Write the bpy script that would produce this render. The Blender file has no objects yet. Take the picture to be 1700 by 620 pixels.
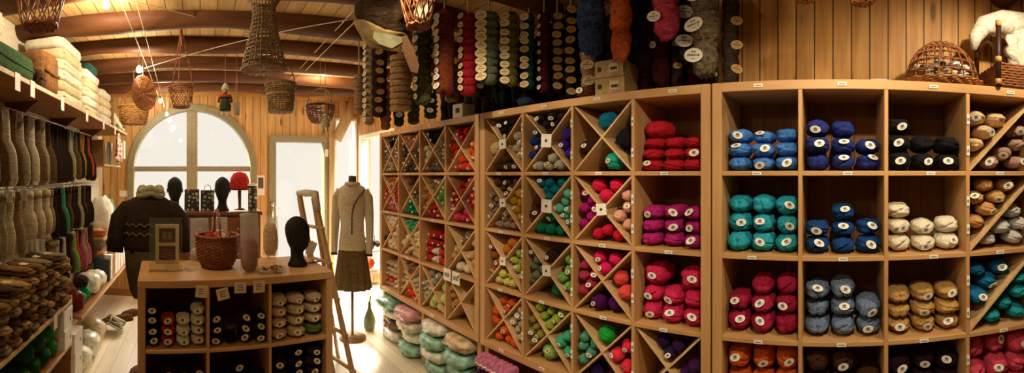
import bpy, math, random
from mathutils import Vector, Matrix, noise
random.seed(7)
R = random.Random(11)
PI = math.pi
scene = bpy.context.scene
COL = scene.collection
EYE = 1.59           # camera height
F = 670.0            # pixels per radian of the photographed sweep
AX0 = 331.6          # column that looks straight at the window wall

def az(px): return (px - AX0) / F
def at_r(px, py, r):            # point at horizontal distance r
    a = az(px); return Vector((r*math.sin(a), r*math.cos(a), EYE - (py-290)/F*r))
def at_x(px, py, x): return at_r(px, py, x/math.sin(az(px)))
def at_y(px, py, y): return at_r(px, py, y/math.cos(az(px)))
def at_z(px, py, z): return at_r(px, py, (EYE-z)*F/(py-290))

# ------------------------------------------------------------------ materials
def lin(c):
    if isinstance(c, str):
        c = c.lstrip('#'); c = tuple(int(c[i:i+2], 16)/255 for i in (0, 2, 4))
    return tuple(x/12.92 if x <= .04045 else ((x+.055)/1.055)**2.4 for x in c)
def new_mat(name):
    m = bpy.data.materials.new(name); m.use_nodes = True
    nt = m.node_tree; b = nt.nodes['Principled BSDF']
    return m, nt, b
def setin(b, **kw):
    for k, v in kw.items():
        k = k.replace('_', ' ')
        if k in b.inputs: b.inputs[k].default_value = v
def ramp(nt, fac, stops):
    r = nt.nodes.new('ShaderNodeValToRGB')
    e = r.color_ramp.elements
    while len(e) < len(stops): e.new(.5)
    for i, (p, c) in enumerate(stops):
        e[i].position = p; e[i].color = (*lin(c), 1) if not (isinstance(c, tuple) and len(c) == 4) else c
    nt.links.new(fac, r.inputs['Fac']); return r.outputs['Color']
def coords(nt, scale=(1, 1, 1), kind='Object', rot=(0, 0, 0)):
    t = nt.nodes.new('ShaderNodeTexCoord'); mp = nt.nodes.new('ShaderNodeMapping')
    mp.inputs['Scale'].default_value = scale; mp.inputs['Rotation'].default_value = rot
    nt.links.new(t.outputs[kind], mp.inputs['Vector']); return mp.outputs['Vector']
def noise_fac(nt, vec, scale, detail=4, rough=.55, dist=0):
    n = nt.nodes.new('ShaderNodeTexNoise'); n.inputs['Scale'].default_value = scale
    n.inputs['Detail'].default_value = detail; n.inputs['Roughness'].default_value = rough
    n.inputs['Distortion'].default_value = dist
    nt.links.new(vec, n.inputs['Vector']); return n.outputs['Fac']
def bump(nt, b, fac, strength=.4, dist=.004):
    bp = nt.nodes.new('ShaderNodeBump'); bp.inputs['Strength'].default_value = strength
    bp.inputs['Distance'].default_value = dist
    nt.links.new(fac, bp.inputs['Height']); nt.links.new(bp.outputs['Normal'], b.inputs['Normal'])
def shade(c, k):
    if isinstance(c, str):
        c = c.lstrip('#'); c = tuple(int(c[i:i+2], 16)/255 for i in (0, 2, 4))
    return tuple(min(1, max(0, x*k)) for x in c)
_M = {}
def plain(name, c, rough=.6, metal=0, spec=.3, vary=.08, nscale=30, bumpy=0, **kw):
    if name in _M: return _M[name]
    m, nt, b = new_mat(name)
    f = noise_fac(nt, coords(nt), nscale, 3)
    nt.links.new(ramp(nt, f, [(.3, shade(c, 1-vary)), (.7, shade(c, 1+vary))]), b.inputs['Base Color'])
    setin(b, Roughness=rough, Metallic=metal, Specular_IOR_Level=spec, **kw)
    if bumpy: bump(nt, b, f, bumpy, .003)
    m.diffuse_color = (*lin(c), 1)
    _M[name] = m; return m
def wool(name, c, c2=None, scale=1.0, vary=.3, sheen=.35):
    """matted woollen fibre: streaky colour, fine strand bump, soft sheen"""
    if name in _M: return _M[name]
    m, nt, b = new_mat(name)
    v = coords(nt, (9*scale, 30*scale, 30*scale), rot=(.5, .3, .6))
    f = noise_fac(nt, v, 2.2, 5, .65, .8)
    f2 = noise_fac(nt, coords(nt), 160*scale, 2)
    mx = nt.nodes.new('ShaderNodeMath'); mx.operation = 'MULTIPLY_ADD'
    nt.links.new(f2, mx.inputs[0]); mx.inputs[1].default_value = .35; nt.links.new(f, mx.inputs[2])
    nt.links.new(ramp(nt, mx.outputs[0], [(.45, shade(c, 1-vary)), (.85, c2 or shade(c, 1+vary))]), b.inputs['Base Color'])
    setin(b, Roughness=.9, Specular_IOR_Level=.12, Sheen_Weight=sheen, Sheen_Roughness=.5)
    b.inputs['Sheen Tint'].default_value = (*lin(shade(c, 1.25)), 1)
    bump(nt, b, mx.outputs[0], .5 if scale < .5 else .75, .006)
    m.diffuse_color = (*lin(c), 1)
    _M[name] = m; return m
def wood(name, c, c2, axis='Z', grain=1.0, rough=.5, boards=0, groove=.006, knots=False, baxis='Y', spec=.3):
    """wood with grain along axis; boards > 0: grooved boards of that width laid side by side along baxis"""
    if name in _M: return _M[name]
    m, nt, b = new_mat(name)
    s = {'X': (1.2, 14, 14), 'Y': (14, 1.2, 14), 'Z': (14, 14, 1.2)}[axis]
    tc = nt.nodes.new('ShaderNodeTexCoord'); vec = tc.outputs['Object']
    L = nt.links.new
    col_extra = None
    if boards:
        sp = nt.nodes.new('ShaderNodeSeparateXYZ'); L(vec, sp.inputs[0])
        dv = nt.nodes.new('ShaderNodeMath'); dv.operation = 'DIVIDE'; L(sp.outputs[baxis], dv.inputs[0]); dv.inputs[1].default_value = boards
        fl = nt.nodes.new('ShaderNodeMath'); fl.operation = 'FLOOR'; L(dv.outputs[0], fl.inputs[0])
        fr = nt.nodes.new('ShaderNodeMath'); fr.operation = 'FRACT'; L(dv.outputs[0], fr.inputs[0])
        wn = nt.nodes.new('ShaderNodeTexWhiteNoise'); wn.noise_dimensions = '1D'; L(fl.outputs[0], wn.inputs['W'])
        ml = nt.nodes.new('ShaderNodeVectorMath'); ml.operation = 'MULTIPLY_ADD'
        L(wn.outputs['Color'], ml.inputs[0]); ml.inputs[1].default_value = (7, 7, 7); L(vec, ml.inputs[2])
        vec = ml.outputs[0]
        lt = nt.nodes.new('ShaderNodeMath'); lt.operation = 'LESS_THAN'; L(fr.outputs[0], lt.inputs[0]); lt.inputs[1].default_value = groove/boards
        col_extra = (lt.outputs[0], wn.outputs['Value'])
    mp = nt.nodes.new('ShaderNodeMapping'); mp.inputs['Scale'].default_value = tuple(x*grain for x in s); L(vec, mp.inputs['Vector'])
    f = noise_fac(nt, mp.outputs[0], 1.6, 5, .6, .5)
    col = ramp(nt, f, [(.32, c), (.72, c2)])
    if knots:
        vo = nt.nodes.new('ShaderNodeTexVoronoi'); vo.inputs['Scale'].default_value = 1.0
        mk = nt.nodes.new('ShaderNodeMapping'); ks = {'X': (2.2, 9, 9), 'Y': (9, 2.2, 9), 'Z': (9, 9, 2.6)}[axis]
        mk.inputs['Scale'].default_value = ks; L(vec, mk.inputs['Vector']); L(mk.outputs[0], vo.inputs['Vector'])
        kr = nt.nodes.new('ShaderNodeMapRange'); L(vo.outputs['Distance'], kr.inputs['Value'])
        kr.inputs['From Min'].default_value = .1; kr.inputs['From Max'].default_value = .19; kr.inputs['To Min'].default_value = .75; kr.inputs['To Max'].default_value = 0
        mix = nt.nodes.new('ShaderNodeMix'); mix.data_type = 'RGBA'; L(kr.outputs[0], mix.inputs['Factor'])
        L(col, mix.inputs['A']); mix.inputs['B'].default_value = (*lin(shade(c, .45)), 1); col = mix.outputs['Result']
    if col_extra:
        hv = nt.nodes.new('ShaderNodeHueSaturation'); L(col, hv.inputs['Color'])
        mr = nt.nodes.new('ShaderNodeMapRange'); L(col_extra[1], mr.inputs['Value']); mr.inputs['To Min'].default_value = .82; mr.inputs['To Max'].default_value = 1.12
        L(mr.outputs[0], hv.inputs['Value'])
        mix = nt.nodes.new('ShaderNodeMix'); mix.data_type = 'RGBA'; L(col_extra[0], mix.inputs['Factor'])
        L(hv.outputs[0], mix.inputs['A']); mix.inputs['B'].default_value = (*lin(shade(c, .4)), 1); col = mix.outputs['Result']
        inv = nt.nodes.new('ShaderNodeMath'); inv.operation = 'SUBTRACT'; inv.inputs[0].default_value = 1; L(col_extra[0], inv.inputs[1])
        bump(nt, b, inv.outputs[0], .8, .004)
    else:
        bump(nt, b, f, .12, .002)
    L(col, b.inputs['Base Color'])
    setin(b, Roughness=rough, Specular_IOR_Level=spec)
    m.diffuse_color = (*lin(c2), 1)
    _M[name] = m; return m
def glass(name, tint=(1, 1, 1), refl=.05, rough=.02):
    """thin pane: light passes straight through, with a faint mirror reflection"""
    if name in _M: return _M[name]
    m = bpy.data.materials.new(name); m.use_nodes = True; nt = m.node_tree; nt.nodes.clear()
    o = nt.nodes.new('ShaderNodeOutputMaterial'); t = nt.nodes.new('ShaderNodeBsdfTransparent'); g = nt.nodes.new('ShaderNodeBsdfGlossy'); x = nt.nodes.new('ShaderNodeMixShader')
    t.inputs['Color'].default_value = (*tint, 1); g.inputs['Roughness'].default_value = rough
    x.inputs[0].default_value = refl; nt.links.new(t.outputs[0], x.inputs[1]); nt.links.new(g.outputs[0], x.inputs[2]); nt.links.new(x.outputs[0], o.inputs['Surface'])
    _M[name] = m; return m
def clear_film(name, tint, alpha=.25, rough=.25):
    """thin clear plastic: mostly see-through with a glossy skin"""
    if name in _M: return _M[name]
    m, nt, b = new_mat(name)
    setin(b, Roughness=rough, Alpha=alpha, Specular_IOR_Level=.6); b.inputs['Base Color'].default_value = (*lin(tint), 1)
    f = noise_fac(nt, coords(nt), 14, 3); bump(nt, b, f, .5, .01)
    _M[name] = m; return m
def glow(name, c, s):
    m, nt, b = new_mat(name); b.inputs['Base Color'].default_value = (*lin(c), 1)
    b.inputs['Emission Color'].default_value = (*lin(c), 1); b.inputs['Emission Strength'].default_value = s
    return m

# ------------------------------------------------------------------ mesh builder
class MB:
    def __init__(s): s.v = []; s.f = []; s.mi = []
    def add(s, vs, fs, mi=0, M=None):
        b = len(s.v)
        s.v += [tuple(M @ Vector(p)) for p in vs] if M is not None else [tuple(p) for p in vs]
        s.f += [tuple(b+i for i in f) for f in fs]; s.mi += [mi]*len(fs); return s
    def box(s, lo, hi, mi=0, M=None, c=0):
        x0, y0, z0 = lo; x1, y1, z1 = hi
        if not c:
            vs = [(x, y, z) for x in (x0, x1) for y in (y0, y1) for z in (z0, z1)]
            return s.add(vs, [(0, 1, 3, 2), (4, 6, 7, 5), (0, 4, 5, 1), (2, 3, 7, 6), (0, 2, 6, 4), (1, 5, 7, 3)], mi, M)
        L, H = (x0, y0, z0), (x1, y1, z1); vs = []; ix = {}
        for i in (0, 1):
            for j in (0, 1):
                for k in (0, 1):
                    p = [H[n] if b else L[n] for n, b in enumerate((i, j, k))]
                    q = [p[n] + (-c if b else c) for n, b in enumerate((i, j, k))]
                    for ax in range(3):
                        w = list(q); w[ax] = p[ax]; ix[i, j, k, ax] = len(vs); vs.append(w)
        fs = []
        for ax in range(3):
            o = [n for n in range(3) if n != ax]
            for sd in (0, 1):
                q = []
                for a, b in ((0, 0), (1, 0), (1, 1), (0, 1)):
                    t = [0]*3; t[ax] = sd; t[o[0]] = a; t[o[1]] = b; q.append(ix[(*t, ax)])
                fs.append(tuple(q))
            for a in (0, 1):
                for b in (0, 1):
                    t0 = [0]*3; t1 = [0]*3; t0[ax] = 0; t1[ax] = 1
                    for t in (t0, t1): t[o[0]] = a; t[o[1]] = b
                    fs.append((ix[(*t0, o[0])], ix[(*t1, o[0])], ix[(*t1, o[1])], ix[(*t0, o[1])]))
        for i in (0, 1):
            for j in (0, 1):
                for k in (0, 1): fs.append(tuple(ix[i, j, k, ax] for ax in range(3)))
        return s.add(vs, fs, mi, M)
    def tube(s, pts, r, n=6, closed=False, mi=0, M=None, flat=1.0, caps=True):
        pts = [Vector(p) for p in pts]; N = len(pts)
        rr = r if isinstance(r, (list, tuple)) else [r]*N
        vs = []; up = None
        for i, p in enumerate(pts):
            if closed: t = pts[(i+1) % N] - pts[i-1]
            else: t = pts[min(i+1, N-1)] - pts[max(i-1, 0)]
            if t.length < 1e-9: t = Vector((0, 0, 1))
            t.normalize()
            if up is None:
                up = Vector((0, 0, 1)) if abs(t.z) < .9 else Vector((1, 0, 0))
            u = up - t*up.dot(t)
            if u.length < 1e-6: u = t.orthogonal()
            u.normalize(); w = t.cross(u); up = u
            for k in range(n):
                a = 2*PI*k/n; vs.append(p + u*math.cos(a)*rr[i] + w*math.sin(a)*rr[i]*flat)
        fs = []
        for i in range(N if closed else N-1):
            j = (i+1) % N
            for k in range(n):
                k2 = (k+1) % n; fs.append((i*n+k, i*n+k2, j*n+k2, j*n+k))
        if not closed and caps:
            fs.append(tuple(range(n-1, -1, -1))); fs.append(tuple((N-1)*n+k for k in range(n)))
        return s.add(vs, fs, mi, M)
    def lathe(s, prof, n=24, mi=0, M=None, sx=1, sy=1, wob=None, a0=0, a1=2*PI):
        full = abs(a1-a0-2*PI) < 1e-6; cols = n if full else n+1; vs = []; fs = []
        for i, (r, z) in enumerate(prof):
            for k in range(cols):
                a = a0 + (a1-a0)*k/n; q = r*(wob(a, z, i) if wob else 1)
                vs.append((q*math.cos(a)*sx, q*math.sin(a)*sy, z))
        for i in range(len(prof)-1):
            for k in range(n):
                k2 = (k+1) % cols; fs.append((i*cols+k, i*cols+k2, (i+1)*cols+k2, (i+1)*cols+k))
        if full:
            if prof[0][0] > 1e-6: fs.append(tuple(range(n-1, -1, -1)))
            if prof[-1][0] > 1e-6: fs.append(tuple((len(prof)-1)*n+k for k in range(n)))
        return s.add(vs, fs, mi, M)
    def blob(s, c, d, n=18, m=12, mi=0, M=None, amp=0, freq=3, seed=0, p=2.0, fn=None):
        """ellipsoid (p > 2: squarer) of full size d about c, with noise lumps"""
        vs = [];
        for i in range(m+1):
            th = PI*i/m
            for k in range(n):
                ph = 2*PI*k/n; u = Vector((math.sin(th)*math.cos(ph), math.sin(th)*math.sin(ph), math.cos(th)))
                q = (abs(u.x)**p+abs(u.y)**p+abs(u.z)**p)**(-1/p)
                if amp: q *= 1 + amp*noise.noise(u*freq + Vector((seed*7.1, seed*3.3, seed*1.7)))
                if fn: q *= fn(u)
                vs.append((c[0]+u.x*q*d[0]/2, c[1]+u.y*q*d[1]/2, c[2]+u.z*q*d[2]/2))
        fs = []
        for i in range(m):
            for k in range(n):
                k2 = (k+1) % n
                fs.append((i*n+k, (i+1)*n+k, (i+1)*n+k2, i*n+k2))
        return s.add(vs, fs, mi, M)
    def prism(s, poly, h0, h1, axis='Z', mi=0, M=None):
        n = len(poly)
        def mk(a, b, h): return {'Z': (a, b, h), 'Y': (a, h, b), 'X': (h, a, b)}[axis]
        vs = [mk(a, b, h0) for a, b in poly] + [mk(a, b, h1) for a, b in poly]
        fs = [tuple(range(n-1, -1, -1)), tuple(range(n, 2*n))] + [(i, (i+1) % n, n+(i+1) % n, n+i) for i in range(n)]
        return s.add(vs, fs, mi, M)
    def mesh(s, name, mats, smooth=True):
        me = bpy.data.meshes.new(name); me.from_pydata(s.v, [], s.f)
        for m in (mats if isinstance(mats, (list, tuple)) else [mats]): me.materials.append(m)
        me.polygons.foreach_set('material_index', s.mi)
        me.polygons.foreach_set('use_smooth', [bool(smooth)]*len(me.polygons))
        if smooth == 'auto':
            try: me.set_sharp_from_angle(angle=math.radians(40))
            except Exception: pass
        me.update(); return me
    def build(s, name, mats, parent=None, smooth=True, loc=None, rot=None):
        o = bpy.data.objects.new(name, s.mesh(name, mats, smooth)); COL.objects.link(o)
        if parent is not None: o.parent = parent
        if loc is not None: o.location = loc
        if rot is not None: o.rotation_euler = rot
        return o

LABELS = {}
def tag(o, label, cat, group=None, kind=None):
    n = len([w for w in label.replace(',', ' ').split() if w])
    if not 4 <= n <= 16: print('LABEL LENGTH', n, label)
    if label in LABELS and not group: print('DUP LABEL', label)
    LABELS[label] = o.name
    o['label'] = label; o['category'] = cat
    if group: o['group'] = group
    if kind: o['kind'] = kind
    return o
def thing(name, label, cat, loc=(0, 0, 0), rz=0, group=None):
    o = bpy.data.objects.new(name, None); COL.objects.link(o); o.location = loc; o.rotation_euler = (0, 0, rz)
    o.empty_display_size = .05
    return tag(o, label, cat, group)
def struct(mb, name, mats, smooth=False, parent=None):
    o = mb.build(name, mats, parent, smooth)
    if parent is None: o['kind'] = 'structure'
    return o
def link_copy(o, parent=None):
    c = o.copy(); COL.objects.link(c)
    if parent is not None: c.parent = parent
    return c
def rotz(a, loc=(0, 0, 0)): return Matrix.Translation(loc) @ Matrix.Rotation(a, 4, 'Z')
ORD = ['first', 'second', 'third', 'fourth', 'fifth', 'sixth', 'seventh', 'eighth', 'ninth', 'tenth', 'eleventh', 'twelfth']
def circle(r, n=24, z=0, c=(0, 0), ph=0): return [(c[0]+r*math.cos(2*PI*k/n+ph), c[1]+r*math.sin(2*PI*k/n+ph), z) for k in range(n)]

# ------------------------------------------------------------------ camera
cd = bpy.data.cameras.new('camera'); cam = bpy.data.objects.new('camera', cd); COL.objects.link(cam)
cd.type = 'PANO'; cd.panorama_type = 'CENTRAL_CYLINDRICAL'
cd.central_cylindrical_radius = 1.0
cd.central_cylindrical_range_u_min = -850/F; cd.central_cylindrical_range_u_max = 850/F
cd.central_cylindrical_range_v_min = -(620-290)/F; cd.central_cylindrical_range_v_max = 290/F
cam.location = (0, 0, EYE)
yaw = (850-AX0)/F
cam.rotation_euler = (PI/2, 0, -yaw)
cd.clip_start = .05
scene.camera = cam
vs_ = scene.view_settings
scene.display_settings.display_device = 'sRGB'
vs_.view_transform = 'Standard'; vs_.look = 'None'; vs_.gamma = 1; vs_.exposure = 0; vs_.use_curve_mapping = False
# ------------------------------------------------------------------ shared materials
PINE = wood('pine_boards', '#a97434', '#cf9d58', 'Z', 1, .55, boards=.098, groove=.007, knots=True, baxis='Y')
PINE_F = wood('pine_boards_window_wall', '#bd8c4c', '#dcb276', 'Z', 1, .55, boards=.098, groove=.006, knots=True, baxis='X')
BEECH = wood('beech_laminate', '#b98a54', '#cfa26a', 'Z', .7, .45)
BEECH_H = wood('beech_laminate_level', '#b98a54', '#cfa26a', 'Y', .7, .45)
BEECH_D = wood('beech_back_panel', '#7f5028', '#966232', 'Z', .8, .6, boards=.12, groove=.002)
BEECH_C = wood('beech_cross_board', '#c89e66', '#dfbc8a', 'X', .7, .5)
FLOOR = wood('pale_floor_boards', '#d6c7a6', '#e6dabd', 'Y', .6, .35, boards=.12, groove=.002, baxis='X', spec=.5)
CEILB = wood('pale_ceiling_boards', '#c99a58', '#e2bd80', 'Y', .8, .6, boards=.11, groove=.005, baxis='X')
LOG = wood('brown_log', '#4f2c12', '#704420', 'X', .8, .6)
TIMBER = wood('grey_brown_timber', '#9c7d52', '#bd9c6c', 'Z', .8, .6)
FRAME = plain('grey_window_paint', '#918769', .5)
WHITEP = plain('white_wall_paint', '#efe8d6', .8, vary=.02)
PLAST = plain('cream_plaster', '#d9cfb4', .9, vary=.04)
PAPER = plain('white_paper', '#ece6d4', .7, vary=.03)
CREAMP = plain('cream_paper', '#dcc79a', .7, vary=.05)
INK = plain('dark_ink', '#3b362e', .7)
BLACK = plain('black_plastic', '#17130f', .45)
STEEL = plain('brushed_steel', '#a8a294', .35, .9)
WICK = wood('brown_wicker', '#6e3a18', '#a0642f', 'X', 2, .5)
WICK_L = wood('honey_wicker', '#9a6a34', '#cf9c58', 'X', 2, .5)
WICK_G = wood('grey_brown_wicker', '#6b5230', '#a58654', 'X', 2, .55)
CORD = plain('twine', '#b99a68', .8)
GLASS = glass('window_glass')

# ------------------------------------------------------------------ room
XL, XR, YF, YB, ZC = -1.28, 2.14, 5.2, -2.6, 2.66
b = MB(); b.box((XL-.2, YB-.2, -.1), (XR+.2, YF+.2, 0)); struct(b, 'floor', FLOOR)
b = MB(); b.box((XL-.2, YB-.2, ZC), (XR+.2, YF+.2, ZC+.1)); struct(b, 'ceiling', CEILB)
b = MB(); b.box((XL-.15, YB-.1, 0), (XL, YF+.1, ZC)); struct(b, 'wall_left', PLAST)
b = MB(); b.box((XL, YB-.15, 0), (XR, YB, ZC)); struct(b, 'wall_back', PLAST)
# right wall with a tall window opening at its far end
WY0, WY1, WZ1 = 4.05, 5.08, 2.12
b = MB(); b.box((XR, YB-.1, 0), (XR+.15, WY0, ZC)); b.box((XR, WY0, WZ1), (XR+.15, YF+.1, ZC)); b.box((XR, WY1, 0), (XR+.15, YF+.1, WZ1))
struct(b, 'wall_right', PINE)
# window wall: boards around an arched window, a glazed door and a side light
CX, CR, CZ = -.10, .80, 1.66          # arch centre and radius of the opening
DX0, DX1, DZ1 = .90, 1.70, 2.10       # door opening
SX0, SX1, SZ1 = 1.80, 2.13, 2.36      # side light opening
SILL = .92
b = MB()
def panel(x0, x1, z0, z1): b.box((x0, YF, z0), (x1, YF+.15, z1))
panel(XL-.1, CX-CR, 0, ZC); panel(CX-CR, CX+CR, 0, SILL); panel(CX+CR, DX0, 0, ZC)
panel(DX0, DX1, DZ1, ZC); panel(DX1, SX0, 0, ZC); panel(SX0, SX1, SZ1, ZC); panel(SX1, XR+.1, 0, ZC)
n = 40
for i in range(n):
    a0, a1 = PI*i/n, PI*(i+1)/n
    p = [(CX+CR*math.cos(a0), CZ+CR*math.sin(a0)), (CX+CR*math.cos(a0), ZC), (CX+CR*math.cos(a1), ZC), (CX+CR*math.cos(a1), CZ+CR*math.sin(a1))]
    b.prism(p, YF, YF+.15, 'Y')
struct(b, 'wall_front', PINE_F)
# arched window
win = MB()
def arch_band(mb, r0, r1, y0, y1, m=36):
    for i in range(m):
        a0, a1 = PI*i/m, PI*(i+1)/m
        mb.prism([(CX+r0*math.cos(a0), CZ+r0*math.sin(a0)), (CX+r1*math.cos(a0), CZ+r1*math.sin(a0)), (CX+r1*math.cos(a1), CZ+r1*math.sin(a1)), (CX+r0*math.cos(a1), CZ+r0*math.sin(a1))], y0, y1, 'Y')
arch_band(win, CR-.045, CR+.035, YF-.03, YF+.12)
for x in (CX-CR-.035, CX+CR-.045): win.box((x, YF-.03, SILL+.06), (x+.08, YF+.12, CZ))
win.box((CX-CR, YF-.05, SILL), (CX+CR, YF+.12, SILL+.06))
win.box((CX-.07, YF+.02, SILL+.06), (CX+.07, YF+.09, CZ+CR-.02)); win.box((CX-CR+.046, YF+.025, CZ-.03), (CX-.07, YF+.085, CZ+.035)); win.box((CX+.07, YF+.025, CZ-.03), (CX+CR-.046, YF+.085, CZ+.035))
w1 = struct(win, 'window_1', FRAME)
g = MB(); g.box((CX-CR, YF+.05, SILL), (CX+CR, YF+.056, CZ)); arch = [(CX+CR*math.cos(PI*i/30), CZ+CR*math.sin(PI*i/30)) for i in range(31)]
g.prism(arch, YF+.05, YF+.056, 'Y'); g.build('pane', GLASS, w1, False)
# glazed door
d = MB(); d.box((DX0, YF-.03, 0), (DX0+.09, YF+.12, DZ1-.08)); d.box((DX1-.05, YF-.03, 0), (DX1, YF+.12, DZ1-.08)); d.box((DX0, YF-.03, DZ1-.08), (DX1, YF+.12, DZ1))
d.box((DX0+.09, YF-.01, .02), (DX1-.05, YF+.06, .16))
d1 = struct(d, 'door_1', FRAME)
g = MB(); g.box((DX0+.09, YF+.02, .16), (DX1-.05, YF+.026, DZ1-.08)); g.build('pane', GLASS, d1, False)
h = MB(); h.box((DX0+.02, YF-.04, 1.02), (DX0+.06, YF-.03, 1.24)); h.tube([(DX0+.04, YF-.035, 1.16), (DX0+.04, YF-.085, 1.16), (DX0+.14, YF-.085, 1.16)], .009, 8); h.build('door_handle', STEEL, d1)
b = MB(); b.box((DX1-.04, YF-.045, 1.83), (DX1, YF-.03, 1.93)); b.build('lock_plate', PAPER, d1, False)
# side light and right-hand window
s = MB()
s.box((SX0, YF+.0, 0), (SX0+.03, YF+.1, SZ1)); s.box((SX1-.02, YF, 0), (SX1, YF+.1, SZ1)); s.box((SX0+.03, YF, SZ1-.03), (SX1-.02, YF+.1, SZ1)); s.box((SX0+.03, YF, 0), (SX1-.02, YF+.1, .04))
w2 = struct(s, 'window_2', WHITEP)
g = MB(); g.box((SX0, YF+.05, .04), (SX1, YF+.056, SZ1-.03)); g.build('pane', GLASS, w2, False)
s = MB()
s.box((XR-.02, WY0, 0), (XR+.1, WY0+.04, WZ1)); s.box((XR-.02, WY1-.04, 0), (XR+.1, WY1, WZ1)); s.box((XR-.02, WY0+.04, WZ1-.05), (XR+.1, WY1-.04, WZ1)); s.box((XR-.02, WY0+.04, 0), (XR+.1, WY1-.04, .04))
w3 = struct(s, 'window_3', WHITEP)
g = MB(); g.box((XR+.05, WY0, .04), (XR+.056, WY1, WZ1-.05)); g.build('pane', GLASS, w3, False)
# timber: post, brace, top plate
b = MB(); b.box((DX1+.005, YF-.07, 0), (DX1+.085, YF, 2.5), c=.008); struct(b, 'trim_1', TIMBER)
p0, p1 = Vector((1.80, YF-.09, 2.06)), Vector((2.09, YF-.09, 2.62))
b = MB(); b.tube([p0, p1], .075, 8, flat=.7); struct(b, 'trim_2', TIMBER, True)
b = MB(); b.box((XL, YF-.06, ZC-.06), (XR, YF, ZC)); struct(b, 'trim_3', wood('pale_trim', '#a87c44', '#c79a5c', 'X'))
# ceiling logs
k = 0
y = 4.69
while y > YB:
    b = MB(); y0 = y + .075
    pts = []; rr = []
    for i in range(15):
        x = XL + (XR-XL)*i/14; pts.append((x, y0+.012*math.sin(i*.7+k), ZC-.015+.008*math.sin(i*1.1+k*2))); rr.append(.085+.008*math.sin(i*.9+k*3))
    b.tube(pts, rr, 14, caps=True)
    k += 1
    struct(b, 'beam_%d' % k, LOG, True)
    y -= .52
b = MB(); b.box((XL, YB, 0), (XL+.015, YF, .09)); struct(b, 'baseboard_left', BEECH_H)
b = MB(); b.box((XL, YF-.015, 0), (DX0, YF, .09)); struct(b, 'baseboard_front', wood('base_wood', '#8a5a2c', '#a8743e', 'X'))

# ------------------------------------------------------------------ light
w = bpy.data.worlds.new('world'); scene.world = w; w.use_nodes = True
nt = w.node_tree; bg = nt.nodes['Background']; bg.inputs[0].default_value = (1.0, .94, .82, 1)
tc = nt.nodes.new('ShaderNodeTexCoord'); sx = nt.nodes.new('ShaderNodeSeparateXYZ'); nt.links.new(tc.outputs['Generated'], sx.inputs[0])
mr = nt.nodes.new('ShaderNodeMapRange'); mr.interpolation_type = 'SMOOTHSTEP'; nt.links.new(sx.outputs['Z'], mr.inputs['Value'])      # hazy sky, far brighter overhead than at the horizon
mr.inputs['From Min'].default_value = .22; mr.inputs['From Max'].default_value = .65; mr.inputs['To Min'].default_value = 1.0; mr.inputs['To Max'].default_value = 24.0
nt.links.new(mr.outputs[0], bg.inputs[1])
def sun(name, direction, e, c, ang=.6):
    l = bpy.data.lights.new(name, 'SUN'); l.energy = e; l.color = c; l.angle = math.radians(ang)
    o = bpy.data.objects.new(name, l); COL.objects.link(o); o.rotation_euler = Vector(direction).to_track_quat('-Z', 'Y').to_euler(); o.location = (0, 9, 6)
sun('sun', (.34, -.72, -.72), 22, (1, .93, .78), 1.5)
def lamp(name, loc, e, c=(1, .84, .62), size=.03):
    l = bpy.data.lights.new(name, 'POINT'); l.energy = e; l.color = c; l.shadow_soft_size = size
    o = bpy.data.objects.new(name, l); COL.objects.link(o); o.location = loc; return o
def spot(name, loc, target, e, c=(1, .84, .62), ang=80, size=.03, blend=.5):
    l = bpy.data.lights.new(name, 'SPOT'); l.energy = e; l.color = c; l.shadow_soft_size = size; l.spot_size = math.radians(ang); l.spot_blend = blend
    o = bpy.data.objects.new(name, l); COL.objects.link(o); o.location = loc
    o.rotation_euler = (Vector(target)-Vector(loc)).to_track_quat('-Z', 'Y').to_euler(); return o
spot('spot_pine_wall', (1.16, -.78, 2.57), (1.9, -.55, 1.75), 60, ang=100, blend=.7)
spot('spot_pine_low', (1.24, -.03, 2.19), (2.13, -.25, 2.24), 3, ang=140, size=.015)
spot('spot_shelves', (.45, -.1, 2.56), (1.75, .35, 1.0), 74, ang=84, blend=.6)
spot('spot_shelves_far', (.5, 1.3, 2.56), (1.75, 1.9, .95), 62, ang=80, blend=.6)
lamp('room_fill', (-.45, .9, 2.4), 9)  # unseen fill light without a fixture, added to brighten the whole room
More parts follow.
